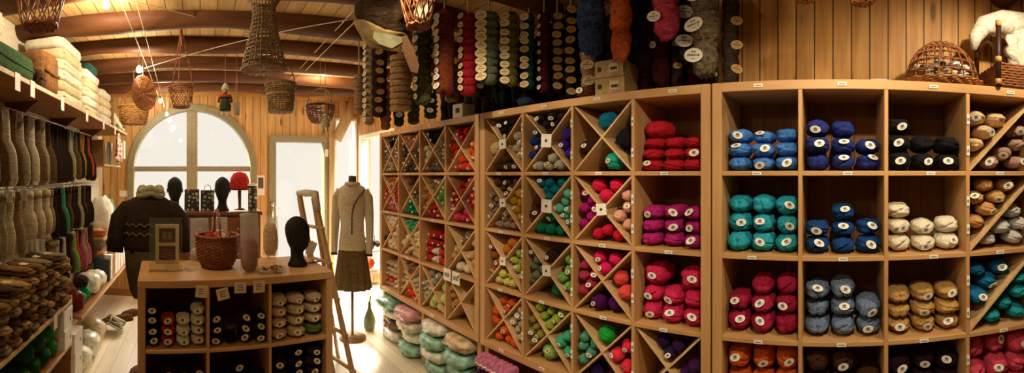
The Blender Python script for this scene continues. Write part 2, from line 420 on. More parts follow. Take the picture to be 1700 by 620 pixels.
# ------------------------------------------------------------------ bookcases
XS = 1.75; XBK = 2.13; PIT = .2145*XS
S_A, S_B, S_C = -.29775, -1.18724, -2.08046
ZT0, ZT1 = 1.962, 2.004
ZSH = [1.595, 1.222, .850]; ZB1, ZB0 = .487, .442
TW, TD, TSH = .046, .018, .022
ROWS = [(1.606, 1.962), (1.233, 1.584), (.861, 1.211), (.487, .839)]
FIBRE = wool('fibre_dust', '#8a7a60')
def cell_y(s0, c):      # (far edge, near edge) of a column's inside, in y
    ya = -XS*(s0 + .2145*c); yb = -XS*(s0 + .2145*(c+1))
    return ya - (TW/2 if c == 0 else TD/2), yb + (TW/2 if c == 3 else TD/2)
def bookcase(label, s0, xcells, diag, plates, cards):
    y0 = -XS*s0; y1 = -XS*(s0+4*.2145)
    t = thing('bookcase', label, 'bookcase', (XS, (y0+y1)/2, 0))
    ox, oy = XS, (y0+y1)/2
    def B(name, lo, hi, m, c=.002):
        mb = MB(); mb.box((lo[0]-ox, lo[1]-oy, lo[2]), (hi[0]-ox, hi[1]-oy, hi[2]), c=c); return mb.build(name, m, t, False)
    for y in (y0, y1): B('side_panel', (XS, y-TW/2, ZB0), (XBK, y+TW/2, ZT1), BEECH)
    B('top_panel', (XS, y1+TW/2, ZT0), (XBK, y0-TW/2, ZT1), BEECH_H)
    B('bottom_panel', (XS, y1+TW/2, ZB0), (XBK, y0-TW/2, ZB1), BEECH_H)
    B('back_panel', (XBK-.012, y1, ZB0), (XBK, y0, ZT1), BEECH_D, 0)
    for z in ZSH: B('shelf', (XS+.003, y1+TW/2, z-TSH/2), (XBK-.012, y0-TW/2, z+TSH/2), BEECH_H)
    for c in (1, 2, 3):
        y = -XS*(s0+.2145*c); B('divider', (XS+.001, y-TD/2, ZB1), (XBK-.012, y+TD/2, ZT0), BEECH)
    for y in (y0-.01, (y0+y1)/2, y1+.01): B('leg_panel', (XS+.03, y-.02, 0), (XBK, y+.02, ZB0), BEECH)
    def slant(r, c, up):
        ya, yb = cell_y(s0, c); z0, z1 = ROWS[r]; h = .0046; fx = .012 if up else .0135
        a, bq = ((ya, z0), (yb, z1)) if up else ((ya, z1), (yb, z0))
        d = Vector((bq[0]-a[0], bq[1]-a[1])).normalized(); nrm = Vector((-d.y, d.x))*h; e = d*.004
        A, Bv = Vector(a)+e, Vector(bq)-e
        mb = MB(); mb.prism([(p.x-oy, p.y) for p in (A+nrm, A-nrm, Bv-nrm, Bv+nrm)], XS+fx-ox, XBK-.002-fx-ox, 'X')
        mb.build('diagonal_board', BEECH_C, t, False)
    for r, c in xcells: slant(r, c, True); slant(r, c, False)
    for r, c in diag: slant(r, c, True)
    for r, c, w in plates:
        ya, yb = cell_y(s0, c); z0, z1 = ROWS[r]; cy, cz = (ya+yb)/2, (z0+z1)/2
        mb = MB(); M = Matrix.Translation((XS+.006-ox, cy-oy, cz)) @ Matrix.Rotation(R.uniform(-.15, .15), 4, 'X')
        mb.box((-.003, -w, -w), (.003, w, w), 0, M); mb.box((-.0045, -w*.22, -w*.22), (-.003, w*.22, w*.22), 1, M)
        mb.build('cross_card', [PAPER, INK], t, False)
    for (y, z, wy, wz) in cards:
        mb = MB(); mb.box((-.004, y-oy-wy, z-wz), (0, y-oy+wy, z+wz)); mb.box((-.0045, y-oy-wy*.7, z-wz*.35), (-.004, y-oy+wy*.7, z+wz*.3), 1)
        mb.build('price_label', [PAPER, plain('grey_print', '#8d8676')], t, False)
    return t
def mid_cards(s0):
    out = []
    for c in range(4):
        y = -XS*(s0+.2145*(c+.5))
        for z in (1.983, *ZSH, .465): out.append((y+R.uniform(-.03, .03), z, .02, .0075))
    return out
def edge_cards(s0, cols=(1, 2, 3)):
    out = []
    for c in cols:
        y = -XS*(s0+.2145*c)
        for r in ROWS:
            for q in (.3, .72): out.append((y, r[0]+(r[1]-r[0])*q+R.uniform(-.02, .02), .0065, .022))
    return out
XC_B = [(r, c) for r in range(4) for c in range(3)] + [(3, 3)]
XC_C = [(r, c) for r in range(4) for c in range(4) if (r, c) not in ((2, 2), (3, 0))]
bookcase('beech cube bookcase of plain open cells standing under the bare pine wall', S_A, [], [(0, 3), (1, 3), (2, 3)], [], mid_cards(S_A)+edge_cards(S_A, (3,)))
bookcase('beech cube bookcase with crossed cells standing between two other bookcases', S_B, XC_B, [], [(0, 0, .03), (0, 1, .038), (1, 0, .026), (1, 1, .038), (1, 2, .03), (2, 0, .026), (2, 1, .03)], mid_cards(S_B)+edge_cards(S_B))
bookcase('beech cube bookcase with crossed cells standing nearest the glazed door', S_C, XC_C, [], [], mid_cards(S_C)[::2]+[(-XS*(S_C+.2145*3)-.03, .835, .045, .045), (-XS*(S_C+.2145*3)-.14, .83, .045, .045)])

# ------------------------------------------------------------------ yarn balls
BALL_P = 2.1      # wedge balls are rounder, stacked balls squarer
def ball_fn(k):
    off = Vector((k*5.3, k*2.9, k*1.1))
    def fn(u):
        v = 1 + .11*noise.noise(u*1.7+off) + .05*noise.noise(u*4.0+off)
        t = u.y*math.cos(k)+u.z*math.sin(k)        # a soft fold where the hank is tucked in
        v -= .10*math.exp(-((t-.12*math.sin(k*2.1))**2)/.006)*max(0, -u.x+.35)
        v += .02*math.sin(24*(u.z+.55*u.y*math.sin(k*1.3)+.25*u.x)+3*noise.noise(u*2+off))
        return v
    return fn
def ball_rad(u, k): return (abs(u.x)**PEX[k]+abs(u.y)**PEX[k]+abs(u.z)**PEX[k])**(-1/PEX[k])*BFN[k](u)
PEX = [BALL_P]*7+[2.6]*7
def normed(k):
    fn = ball_fn(k % 7); ext = [0, 0, 0]; P_ = PEX[k]
    for i in range(41):
        th = PI*i/40
        for j in range(80):
            ph = 2*PI*j/80; u = Vector((math.sin(th)*math.cos(ph), math.sin(th)*math.sin(ph), math.cos(th)))
            q = (abs(u.x)**P_+abs(u.y)**P_+abs(u.z)**P_)**(-1/P_)*fn(u)
            ext = [max(e, abs(c)*q) for e, c in zip(ext, u)]
    return lambda u: fn(u)/(max(ext[1], ext[2]) if k < 7 else max(ext))
BFN = [normed(k) for k in range(14)]
rad = ball_rad
_bm = {}
def ball_mesh(mat, k, name, fine):
    key = (mat.name, k, fine)
    if key not in _bm:
        mb = MB(); n, m = (42, 30) if fine else (20, 14); mb.blob((0, 0, 0), (1, 1, 1), n, m, fn=BFN[k], p=PEX[k]); _bm[key] = mb.mesh(name, mat)
    return _bm[key]
def oval_label_mesh(name, a, bq, mats, n=18):
    mb = MB()
    mb.add([(-.0014, a*math.cos(2*PI*i/n), bq*math.sin(2*PI*i/n)) for i in range(n)] + [(.001, a*math.cos(2*PI*i/n), bq*math.sin(2*PI*i/n)) for i in range(n)],
           [tuple(range(n))[::-1], tuple(range(n, 2*n))] + [(i, (i+1) % n, n+(i+1) % n, n+i) for i in range(n)])
    mb.add([(-.0018, a*.38*math.cos(2*PI*i/10), bq*.42*math.sin(2*PI*i/10)+bq*.12) for i in range(10)], [tuple(range(10))[::-1]], 1)
    mb.box((-.0018, -a*.5, -bq*.52), (-.0014, a*.5, -bq*.36), 1)
    return mb.mesh(name, mats, False)
GREYINK = plain('grey_ink', '#6f6a5c')
LABW = oval_label_mesh('paper_label', .0245, .0165, [PAPER, GREYINK]); LABC = oval_label_mesh('paper_label', .0225, .015, [CREAMP, INK])
LABS = oval_label_mesh('paper_label', .012, .009, [PAPER, INK]); LABM = oval_label_mesh('paper_label', .0165, .0118, [PAPER, GREYINK]); LABN = oval_label_mesh('paper_label', .0165, .0118, [CREAMP, INK])
def yarn(name, label, mat, pos, dims, k, lab=None, uv=None, cat='yarn ball', group=None, fine=True, rot=(0, 0, 0), end=False):
    o = bpy.data.objects.new(name, ball_mesh(mat, k, name, fine)); COL.objects.link(o)
    o.location = pos; o.scale = dims; o.rotation_euler = rot
    tag(o, label, cat, group)
    if lab is not None:
        u = Vector((-1, uv[0], uv[1])).normalized(); q = rad(u, k)
        p = Vector((u.x*q*dims[0]/2, u.y*q*dims[1]/2, u.z*q*dims[2]/2))
        nrm = Vector((u.x/dims[0], u.y/dims[1], u.z/dims[2])).normalized()
        l = bpy.data.objects.new('paper_label', lab); COL.objects.link(l); l.parent = o
        l.matrix_parent_inverse = Matrix.Diagonal((1/dims[0], 1/dims[1], 1/dims[2], 1))
        hmax = 0
        for da in (-.3, 0, .3):
            for db in (-.22, 0, .22):
                w = Vector((-1, uv[0]+da, uv[1]+db)).normalized(); qq = rad(w, k)*1.01
                hmax = max(hmax, (Vector((w.x*qq*dims[0]/2, w.y*qq*dims[1]/2, w.z*qq*dims[2]/2))-p).dot(nrm))
        l.location = p + nrm*(hmax+.001)
        q = nrm.to_track_quat('X', 'Z') @ Matrix.Rotation(PI, 3, 'Z').to_quaternion()
        q = nrm.to_track_quat('-X', 'Z')
        l.rotation_mode = 'QUATERNION'; l.rotation_quaternion = q @ Matrix.Rotation(R.uniform(-.6, .6), 3, 'X').to_quaternion()
    return o
ROWW = ['bottom', 'second', 'third', 'fourth', 'fifth', 'sixth']
def pile(s0, r, c, cname, mat, rows, h, lab=LABW, prob=.75, big=None, depth=.2, where=''):
    ya, yb = cell_y(s0, c); W = ya-yb-.006
    for j in range(3):
        z = ROWS[r][0] + .003; w = W/3
        for i, row in enumerate(rows):
            if row[j] == '.': continue
            bigb = row[j] == 'B'
            hh = h*R.uniform(.95, 1.1)*(1.45 if bigb else 1); ww = w*(1.25 if bigb else R.uniform(.95, 1.0))
            dims = (depth*R.uniform(.9, 1.05), ww+.003, hh+.0035)
            y = ya - .003 - w*(j+.5); x = XS + .015 + dims[0]/2 + R.uniform(0, .03) + i*.006
            y = min(max(y, yb+.004+ww*.5), ya-.004-ww*.5)
            k = 7+R.randrange(7); name = ('first', 'second', 'third')[j]
            lb = lab if R.random() < prob else None
            yarn('mohair_ball', f'{cname} mohair ball, {ROWW[i]} layer, {name} from window side{where}', mat, (x, y, z+hh/2), dims, k, lb,
                 (R.uniform(-.35, .25), R.uniform(-.2, .5)), group=f'{cname} mohair balls', rot=(0, 0, 0))
            z += hh
def Wm(n, c, c2=None, **k): return wool('wool_'+n.replace('-', '_').replace(' ', '_'), c, c2, scale=.28, vary=k.pop('vary', .17), **k)      # balls are unit-sized meshes
def WR(n, c, c2=None, **k): return wool('cloth_'+n.replace('-', '_').replace(' ', '_'), c, c2, **k)
A3 = ['ooo', 'ooo', 'ooo']
pile(S_A, 0, 0, 'bright blue', Wm('bright blue', '#2e66b8', '#5a96dc'), A3, .062)
pile(S_A, 0, 1, 'navy', Wm('navy', '#1c2358', '#2c3a86'), ['ooo', 'ooo', 'oo.'], .075)
pile(S_A, 0, 2, 'black', Wm('black', '#0d0c0d', '#1d1b1c'), ['ooo', 'ooo', 'o..'], .078)
pile(S_A, 1, 0, 'turquoise', Wm('turquoise', '#148496', '#35b4c4'), A3, .082)
pile(S_A, 1, 1, 'petrol blue', Wm('petrol blue', '#10305c', '#1e4c86'), ['ooo', 'ooo', '.o.'], .07)
pile(S_A, 1, 2, 'cream white', Wm('cream white', '#e2d2ac', '#f4ead0'), ['ooo', 'ooo', 'o..'], .072)
pile(S_A, 2, 0, 'dark crimson', Wm('dark crimson', '#8c1530', '#b8284a'), ['ooo', 'ooo', '.oo'], .085)
pile(S_A, 2, 1, 'slate grey', Wm('slate grey', '#4c5566', '#7e93b0'), ['ooo', 'ooo', 'oo.'], .08)
pile(S_A, 2, 2, 'camel', Wm('camel', '#a87838', '#cfa560'), A3, .066)
pile(S_A, 3, 0, 'orange', Wm('orange', '#c2400f', '#e8742a'), A3, .098)
pile(S_A, 3, 1, 'chocolate', Wm('chocolate', '#3a2212', '#553620'), ['ooo', 'ooo', 'oo.'], .098)
pile(S_A, 3, 2, 'aubergine', Wm('aubergine', '#1c0f14', '#321b24'), A3, .088)
pile(S_A, 3, 3, 'coral pink', Wm('coral pink', '#c83048', '#e65a6c'), A3, .1)
pile(S_B, 0, 3, 'scarlet', Wm('scarlet', '#a5121f', '#cf2634'), ['ooo', 'ooo', 'ooo', 'B..'], .056, prob=.4)
pile(S_B, 1, 3, 'magenta', Wm('magenta', '#941058', '#c02a7c'), A3, .064)
pile(S_B, 2, 3, 'raspberry', Wm('raspberry', '#b81440', '#dc3460'), ['ooo', 'ooo', 'B.B'], .078)

def tri_in(p, T):
    (x1, y1), (x2, y2), (x3, y3) = T
    def s(a, b_, c): return (a[0]-c[0])*(b_[1]-c[1])-(b_[0]-c[0])*(a[1]-c[1])
    d = [s(p, T[0], T[1]), s(p, T[1], T[2]), s(p, T[2], T[0])]
    return d
def edge_dist(p, T):
    """smallest signed distance from p to the triangle's sides (positive inside)"""
    A, B_, C_ = [Vector(q) for q in T]; area = (B_-A).cross(C_-A) if False else (B_.x-A.x)*(C_.y-A.y)-(B_.y-A.y)*(C_.x-A.x)
    sg = 1 if area > 0 else -1; out = 1e9
    for a, c in ((A, B_), (B_, C_), (C_, A)):
        e = c-a; out = min(out, sg*(e.x*(p[1]-a.y)-e.y*(p[0]-a.x))/e.length)
    return out
def pack(T, D, n):
    D0 = D
    while True:
        got = pack_once(T, D, n)
        if len(got) >= n or D < D0*.86: return got
        D *= .95
SQ = .94
def pack_once(T, D, n):
    """balls dropped one by one to the lowest free place in the triangle; returns (y, z, diameter, layer, place in layer, size of layer)"""
    ys = [q[0] for q in T]; zs = [q[1] for q in T]; placed = []
    G = .005; cand = []
    ny = int((max(ys)-min(ys))/G)+1; nz = int((max(zs)-min(zs))/G)+1
    cy = sum(ys)/3
    for iz in range(nz):
        for iy in range(ny):
            p = (min(ys)+iy*G, min(zs)+iz*G); e = edge_dist(p, T)
            if e > D*.36: cand.append((p[1]+.02*abs(p[0]-cy)*(1 if R.random() < .5 else -1), p, e))
    cand.sort(key=lambda q: q[0])
    for _ in range(n):
        d = D*R.uniform(.9, 1.04)
        for _z, p, e in cand:
            if e >= d*.5+.0062 and all((p[0]-q[0])**2+(p[1]-q[1])**2 >= (.5*(d+q[2])*SQ)**2 for q in placed):
                placed.append((p[0], p[1], d)); break
    placed.sort(key=lambda q: q[1]); layers = []
    for q in placed:
        if layers and q[1]-layers[-1][0][1] < D*.33: layers[-1].append(q)
        else: layers.append([q])
    return [(q[0], q[1], q[2], i, j, len(row)) for i, row in enumerate(layers) for j, q in enumerate(sorted(row, key=lambda q: -q[0]))]
WN = {'T': 'upper', 'L': 'window-side', 'R': 'near-side', 'B': 'lower'}
CASE = {id(S_B): 'middle', id(S_C): 'door-side'}
def wedge_tri(s0, r, c, wdg):
    ya, yb = cell_y(s0, c); z0, z1 = ROWS[r]; ctr = ((ya+yb)/2, (z0+z1)/2); h = 0
    P = {'tl': (ya, z1), 'tr': (yb, z1), 'bl': (ya, z0), 'br': (yb, z0)}
    if wdg == 'T': return [P['tl'], P['tr'], (ctr[0], ctr[1]+h)]
    if wdg == 'B': return [(ctr[0], ctr[1]-h), P['br'], P['bl']]
    if wdg == 'L': return [P['tl'], (ctr[0]+h, ctr[1]), P['bl']]
    if wdg == 'R': return [(ctr[0]-h, ctr[1]), P['tr'], P['br']]
    if wdg == 'TL': return [P['tl'], (yb, z1), P['bl']]
    if wdg == 'BR': return [(ya, z0+0), P['tr'], P['br']]
def fill(s0, case, kind, noun, r, c, wdg, cname, col, n, D, lab, prob, depth, fine, col2=None):
    global SQ
    asp = 1.4 if s0 == S_A else 1.12; SQ = .97 if s0 == S_A else .94
    if n >= 4 and s0 != S_A: D *= .8; n = int(n*1.2)
    mat = Wm(cname, col, col2); T = [(q[0]/asp, q[1]) for q in wedge_tri(s0, r, c, wdg)]
    for y, z, d, i, j, nrow in pack(T, D, n):
        y *= asp; dims = (depth if s0 == S_A else max(.09, d*1.35))*R.uniform(.9, 1.05), d*asp, d
        x = XS + .006 + dims[0]/2 + R.uniform(0, .025)
        lb = lab if R.random() < prob else None
        pos = 'single' if nrow == 1 else ORD[j] + ' from window'
        yarn(kind, f'{cname} {noun}, {case} case, {ORD[r]}-row {WN.get(wdg, "slanted")} wedge, {ORD[min(i, 11)]} layer, {pos}',
             mat, (x, y, z), dims, R.randrange(7), lb, (R.uniform(-.3, .5), R.uniform(-.4, .5)), group=f'{cname} balls, {case} bookcase', fine=fine, rot=(R.choice((0, PI)), 0, 0))
# the bookcase under the pine wall: the slanted column
for a in [(0, 'TL', 'sandy', '#c8a06c', 14, .088, '#e6c69a'), (0, 'BR', 'taupe-pink', '#957460', 11, .085, '#bd9a82'), (1, 'TL', 'ginger', '#b27c3c', 14, .085, '#dcaa6a'),
          (1, 'BR', 'pale-grey', '#a8a39e', 11, .085, '#dcd8d2'), (2, 'TL', 'ocean-blue', '#0d5482', 14, .088, '#1f7ba8'), (2, 'BR', 'lagoon', '#107e8c', 11, .085, '#2aa6ae')]:
    fill(S_A, 'near', 'mohair_ball', 'mohair ball', a[0], 3, a[1], a[2], a[3], a[4], a[5], LABW, .45, .2, True, a[6])
# the middle bookcase: (row, column, wedge, colour, hex, how many, size)
for a in [(0, 0, 'T', 'sepia', '#1d130e', 6, .08), (0, 0, 'L', 'oatmeal', '#b39a70', 1, .1), (0, 0, 'B', 'umber', '#4a3420', 7, .075), (0, 0, 'R', 'oyster', '#b0a48c', 8, .085),
          (0, 1, 'T', 'charcoal', '#2c2420', 6, .085), (0, 1, 'L', 'denim', '#1d2f6a', 9, .085), (0, 1, 'B', 'sage', '#a3a48a', 6, .088), (0, 1, 'R', 'violet', '#341a80', 5, .095),
          (0, 2, 'T', 'peacock', '#0c5c78', 1, .1), (0, 2, 'L', 'peat', '#33201a', 1, .09), (0, 2, 'B', 'seafoam', '#1f9078', 2, .12), (0, 2, 'R', 'soot', '#1c1517', 1, .12),
          (1, 0, 'T', 'walnut', '#5a3c22', 7, .08), (1, 0, 'L', 'mushroom', '#7d6654', 9, .072), (1, 0, 'B', 'hazel', '#876d56', 9, .072), (1, 0, 'R', 'mustard', '#b58a12', 9, .085),
          (1, 1, 'T', 'teal', '#0e6c78', 6, .085), (1, 1, 'L', 'cocoa', '#49281a', 2, .1), (1, 1, 'B', 'emerald', '#0d6a44', 4, .1), (1, 1, 'R', 'mint', '#5fae92', 9, .08),
          (1, 2, 'T', 'cherry', '#c11c40', 6, .11), (1, 2, 'L', 'fuchsia', '#9c1266', 9, .085), (1, 2, 'B', 'crimson', '#bc1830', 4, .1), (1, 2, 'R', 'blush', '#d29a80', 8, .095),
          (2, 0, 'T', 'amber', '#b86a1a', 2, .085), (2, 0, 'L', 'cinnamon', '#8a4f24', 4, .075), (2, 0, 'B', 'lemon', '#c0bc58', 7, .085), (2, 0, 'R', 'lime', '#a9b440', 9, .085),
          (2, 1, 'T', 'bark', '#2c1c12', 1, .09), (2, 1, 'L', 'moss-grey', '#6b7658', 5, .075), (2, 1, 'B', 'forest', '#1f5a38', 2, .105), (2, 1, 'R', 'apple', '#6ea24a', 5, .095),
          (2, 2, 'T', 'cerise', '#c81c58', 6, .1), (2, 2, 'L', 'old-rose', '#982a42', 8, .085), (2, 2, 'B', 'plum', '#431046', 3, .105), (2, 2, 'R', 'salmon', '#d24a3e', 5, .11),
          (3, 0, 'T', 'copper', '#b34a16', 4, .09), (3, 0, 'L', 'tangerine', '#c8581a', 3, .095), (3, 0, 'B', 'pumpkin', '#d0581e', 4, .095), (3, 0, 'R', 'stone', '#aa9a7a', 9, .08),
          (3, 1, 'T', 'pistachio', '#8aa030', 5, .08), (3, 1, 'L', 'olive', '#857e34', 7, .075), (3, 1, 'B', 'celery', '#86b45c', 3, .12), (3, 1, 'R', 'jade', '#3aa078', 6, .095),
          (3, 2, 'T', 'grass-green', '#1f9434', 3, .115), (3, 2, 'L', 'eucalyptus', '#4d8c70', 7, .085), (3, 2, 'B', 'indigo', '#231040', 3, .1), (3, 2, 'R', 'watermelon', '#d83444', 5, .105),
          (3, 3, 'T', 'blackberry', '#2c1440', 7, .095), (3, 3, 'R', 'purple', '#3c1648', 6, .09), (3, 3, 'B', 'khaki', '#8a7440', 2, .09)]:
    fill(S_B, 'middle', 'wool_ball', 'wool ball', *a[:6], a[6], LABM if a[2] != 'B' else LABN, .4, .18, True)
# the bookcase by the door
for a in [(0, 0, 'T', 'jet', '#1a1512', 7, .06), (0, 0, 'L', 'flint', '#6f6a58', 8, .06), (0, 0, 'R', 'pewter', '#8c8874', 8, .06), (0, 0, 'B', 'hemp', '#a09472', 8, .06),
          (0, 1, 'T', 'shell-pink', '#b57a68', 8, .065), (0, 1, 'L', 'graphite', '#3d3c36', 6, .06), (0, 1, 'R', 'ash', '#4a443c', 3, .065), (0, 1, 'B', 'mole', '#5c5148', 8, .065),
          (0, 2, 'T', 'ebony', '#1e1812', 7, .07), (0, 2, 'L', 'ivory', '#cfc4a2', 6, .09), (0, 2, 'R', 'pebble', '#9a9078', 8, .065), (0, 2, 'B', 'fawn', '#7b6650', 7, .07),
          (0, 3, 'T', 'ruby', '#a51a14', 5, .1), (0, 3, 'L', 'vermilion', '#b02a10', 5, .09), (0, 3, 'R', 'flame', '#d0500f', 5, .095), (0, 3, 'B', 'brick', '#c43a14', 6, .09),
          (1, 0, 'T', 'apricot', '#c4762c', 8, .065), (1, 0, 'L', 'rust', '#b0401c', 8, .06), (1, 0, 'R', 'poppy', '#c23628', 8, .06), (1, 0, 'B', 'candy-pink', '#cf5a78', 7, .065),
          (1, 1, 'T', 'tobacco', '#6e5434', 2, .07), (1, 1, 'R', 'driftwood', '#6a5a44', 8, .065), (1, 1, 'B', 'spruce', '#12805a', 9, .075),
          (1, 2, 'T', 'acorn', '#7d6238', 8, .075), (1, 2, 'L', 'caramel', '#b87432', 5, .075), (1, 2, 'R', 'spring-green', '#58aa58', 8, .085), (1, 2, 'B', 'tomato', '#b82c1c', 9, .065),
          (1, 3, 'T', 'russet', '#b03a22', 6, .09), (1, 3, 'L', 'garnet', '#9c2412', 7, .075), (1, 3, 'R', 'rowan', '#c02a22', 6, .08), (1, 3, 'B', 'rose', '#d0385a', 6, .09),
          (2, 0, 'T', 'milk-white', '#ddd3b8', 6, .08), (2, 0, 'L', 'pitch', '#2a221a', 2, .06), (2, 0, 'R', 'chalk', '#d6ccb0', 6, .075), (2, 0, 'B', 'parchment', '#d9c9a0', 5, .075),
          (2, 1, 'T', 'verdigris', '#4a9a78', 5, .075), (2, 1, 'L', 'linen', '#d2c19a', 2, .07), (2, 1, 'R', 'butter', '#d9c694', 6, .08), (2, 1, 'B', 'wheat', '#c8b080', 7, .08),
          (2, 3, 'T', 'otter', '#7a5a3c', 2, .07), (2, 3, 'L', 'biscuit', '#b48f5c', 2, .08), (2, 3, 'R', 'straw', '#bf9a64', 4, .085), (2, 3, 'B', 'eggshell', '#d6c4a0', 3, .09),
          (3, 1, 'T', 'chestnut', '#8a6650', 7, .065), (3, 1, 'L', 'almond', '#c4ac80', 7, .065), (3, 1, 'R', 'pearl', '#b5ac90', 7, .07), (3, 1, 'B', 'paprika', '#d04818', 7, .07),
          (3, 2, 'T', 'nickel', '#8a8474', 3, .075), (3, 2, 'L', 'silver', '#aaa490', 7, .065), (3, 2, 'R', 'chartreuse', '#b8c860', 2, .09), (3, 2, 'B', 'pale-lime', '#c0c878', 3, .09),
          (3, 3, 'L', 'toffee', '#a8783c', 4, .08)]:
    fill(S_C, 'door-side', 'small_yarn_ball', 'small yarn ball', *a[:6], a[6], LABS, .55, .13, False)
def rolls(s0, r, c, spec, h):
    """level stack of rolls, one (colour, hex, count) per layer"""
    ya, yb = cell_y(s0, c); z = ROWS[r][0]; W = ya-yb
    for i, row in enumerate(spec):
        n = len(row)
        for j, (cname, col) in enumerate(row):
            w = W/4; y = ya - w*(j+.5) - (.03 if i % 2 and n < 4 else 0)
            yarn('yarn_roll', f'{cname} yarn roll in door-side case, {ORD[i]} layer up, {ORD[j]} from window', Wm(cname, col), (XS+.13, y, z+h*(i+.5)+.002), (.19, w*.98, h*.99), 7+R.randrange(7), LABS, (.1, .05),
                 group=f'{cname} rolls stacked in the door-side bookcase', fine=False)
RD, DR, CW = ('ketchup-red', '#b52a1a'), ('wine-red', '#8a2018'), ('bone-white', '#d8ccae')
rolls(S_C, 2, 2, [[RD, CW, RD, CW], [RD, CW, RD, CW], [RD, DR, DR, CW], [RD, DR, DR]], .066)
BG, PK = ('putty', '#b8a884'), ('petal-pink', '#cf9a94')
rolls(S_C, 3, 0, [[PK, PK, CW, PK], [('fire-red', '#c8341c'), ('fire-red', '#c8341c'), BG, BG], [BG]*4, [BG]*3, [BG]*3], .05)
# ------------------------------------------------------------------ wicker
def basket_mesh(prof, stakes, rows, wr, mats=None, base=True, amp=1.0, rim=2.0, sx=1, sy=1, open_=False, mi=0, sk=1.0):
    """woven basket: profile [(r, z)...] from bottom to rim; rows of weavers passing in and out of the stakes"""
    mb = MB()
    zs = [p[1] for p in prof]; z0, z1 = zs[0], zs[-1]
    def rad_at(z):
        for (r0, a), (r1, c) in zip(prof, prof[1:]):
            if a <= z <= c: return r0+(r1-r0)*((z-a)/(c-a) if c > a else 0)
        return prof[-1][0]
    nseg = stakes*2
    for i in range(rows):
        z = z0+(z1-z0)*(i+.5)/rows; r = rad_at(z); pts = []
        for k in range(nseg):
            a = 2*PI*k/nseg; rr = r+wr*amp*.9*(1 if k % 2 == 0 else 0)*(1 if (k//2+i) % 2 else -1)
            pts.append((rr*math.cos(a)*sx, rr*math.sin(a)*sy, z))
        mb.tube(pts, wr, 5, True, mi)
    for k in range(stakes):
        a = 2*PI*(2*k)/nseg
        mb.tube([(r*math.cos(a)*sx, r*math.sin(a)*sy, z) for r, z in prof], wr*sk, 5, False, mi)
    for q in range(2):
        n = 72; pts = []
        for k in range(n):
            a = 2*PI*k/n; t = a*stakes*.6+q*PI
            pts.append(((prof[-1][0]+wr*rim*.6*math.cos(t))*math.cos(a)*sx, (prof[-1][0]+wr*rim*.6*math.cos(t))*math.sin(a)*sy, z1+wr*rim*.6*math.sin(t)))
        mb.tube(pts, wr*rim*.75, 5, True, mi)
    if base:
        r = prof[0][0]
        m = max(3, int(r/(wr*2.1)))
        for i in range(1, m+1):
            q = r*i/m; mb.tube([(p[0]*sx, p[1]*sy, p[2]+wr*.5*math.cos(k*PI)) for k, p in enumerate(circle(q, max(10, int(stakes*1.2)//2*2), z0))], wr*1.15, 5, True, mi)
        for k in range(8): mb.tube([(0, 0, z0), (r*math.cos(k*PI/4)*sx, r*math.sin(k*PI/4)*sy, z0)], wr*1.4, 5, False, mi)
    return mb
def handle(w, z0, h, wr, n=18, ax='x', twist=True, wrap=2.0):
    mb = MB()
    base = [(w*math.cos(PI*k/n), z0+h*math.sin(PI*k/n)) for k in range(n+1)]
    for q in range(2 if twist else 1):
        pts = []
        for k, (x, z) in enumerate(base):
            t = k*wrap*.5+q*PI; o = wr*.6 if twist else 0
            pts.append((x+o*math.cos(t)*.3, o*math.sin(t), z+o*math.cos(t)) if ax == 'x' else (o*math.sin(t), x, z+o*math.cos(t)))
        mb.tube(pts, wr, 6)
    return mb
def cord_to(parent, pts, r=.0025, name='cord', m=None):
    mb = MB(); mb.tube(pts, r, 5); return mb.build(name, m or CORD, parent)

# ------------------------------------------------------------------ display cabinet in the middle of the room
IA = .10; ID = 2.35
IU = Vector((math.cos(IA), math.sin(IA), 0)); IV = Vector((-math.sin(IA), math.cos(IA), 0))
I0 = IV*ID + IU*-.128
IW, IDP, ITOP = 1.207, .55, .97
cab = thing('display_cabinet', 'low beech cabinet with open cells of yarn standing in the middle of the floor', 'cabinet', I0, IA)
def CB(name, lo, hi, m=BEECH, c=.003):
    mb = MB(); mb.box(lo, hi, c=c); return mb.build(name, m, cab, False)
BX = wood('beech_laminate_across', '#b98a54', '#cfa26a', 'X', .7, .45)
CB('top_panel', (0, 0, .925), (IW, IDP, ITOP), BX)
for x in (0, IW-.045): CB('side_panel', (x, .004, 0), (x+.045, IDP, .925))
cw = (IW-.09-.036)/3; CX0 = []
for i in range(3):
    CX0.append(.045+i*(cw+.018))
    if i: CB('divider', (CX0[i]-.018, .006, .14), (CX0[i], IDP-.02, .925))
CB('shelf', (.045, .005, .540), (IW-.045, IDP-.02, .562), BX)
CB('bottom_panel', (.045, .005, .12), (IW-.045, IDP-.02, .165), BX)
CB('plinth', (.045, .03, 0), (IW-.045, .05, .12), BX)
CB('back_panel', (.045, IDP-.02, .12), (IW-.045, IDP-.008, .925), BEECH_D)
for (u, z, dz, tl) in ((.375, .905, .036, .1), (.50, .885, .034, -.22), (.605, .917, .032, .02), (.72, .917, .036, 0)):
    mb = MB(); M = Matrix.Translation((u, -.003, z)) @ Matrix.Rotation(tl, 4, 'Y'); mb.box((-.036, -.001, -dz), (.036, .001, dz), 0, M)
    for q in range(3): mb.box((-.02, -.0016, .012-q*.014), (R.uniform(.0, .024), -.001, .016-q*.014), 1, M)
    mb.build('price_tag', [CREAMP, INK], cab, False)
def iw(u, v, z): return I0 + IU*u + IV*v + Vector((0, 0, z))
BAND = oval_label_mesh('paper_label', .024, .0165, [plain('banded_paper', '#e6d6ae', .7), INK])
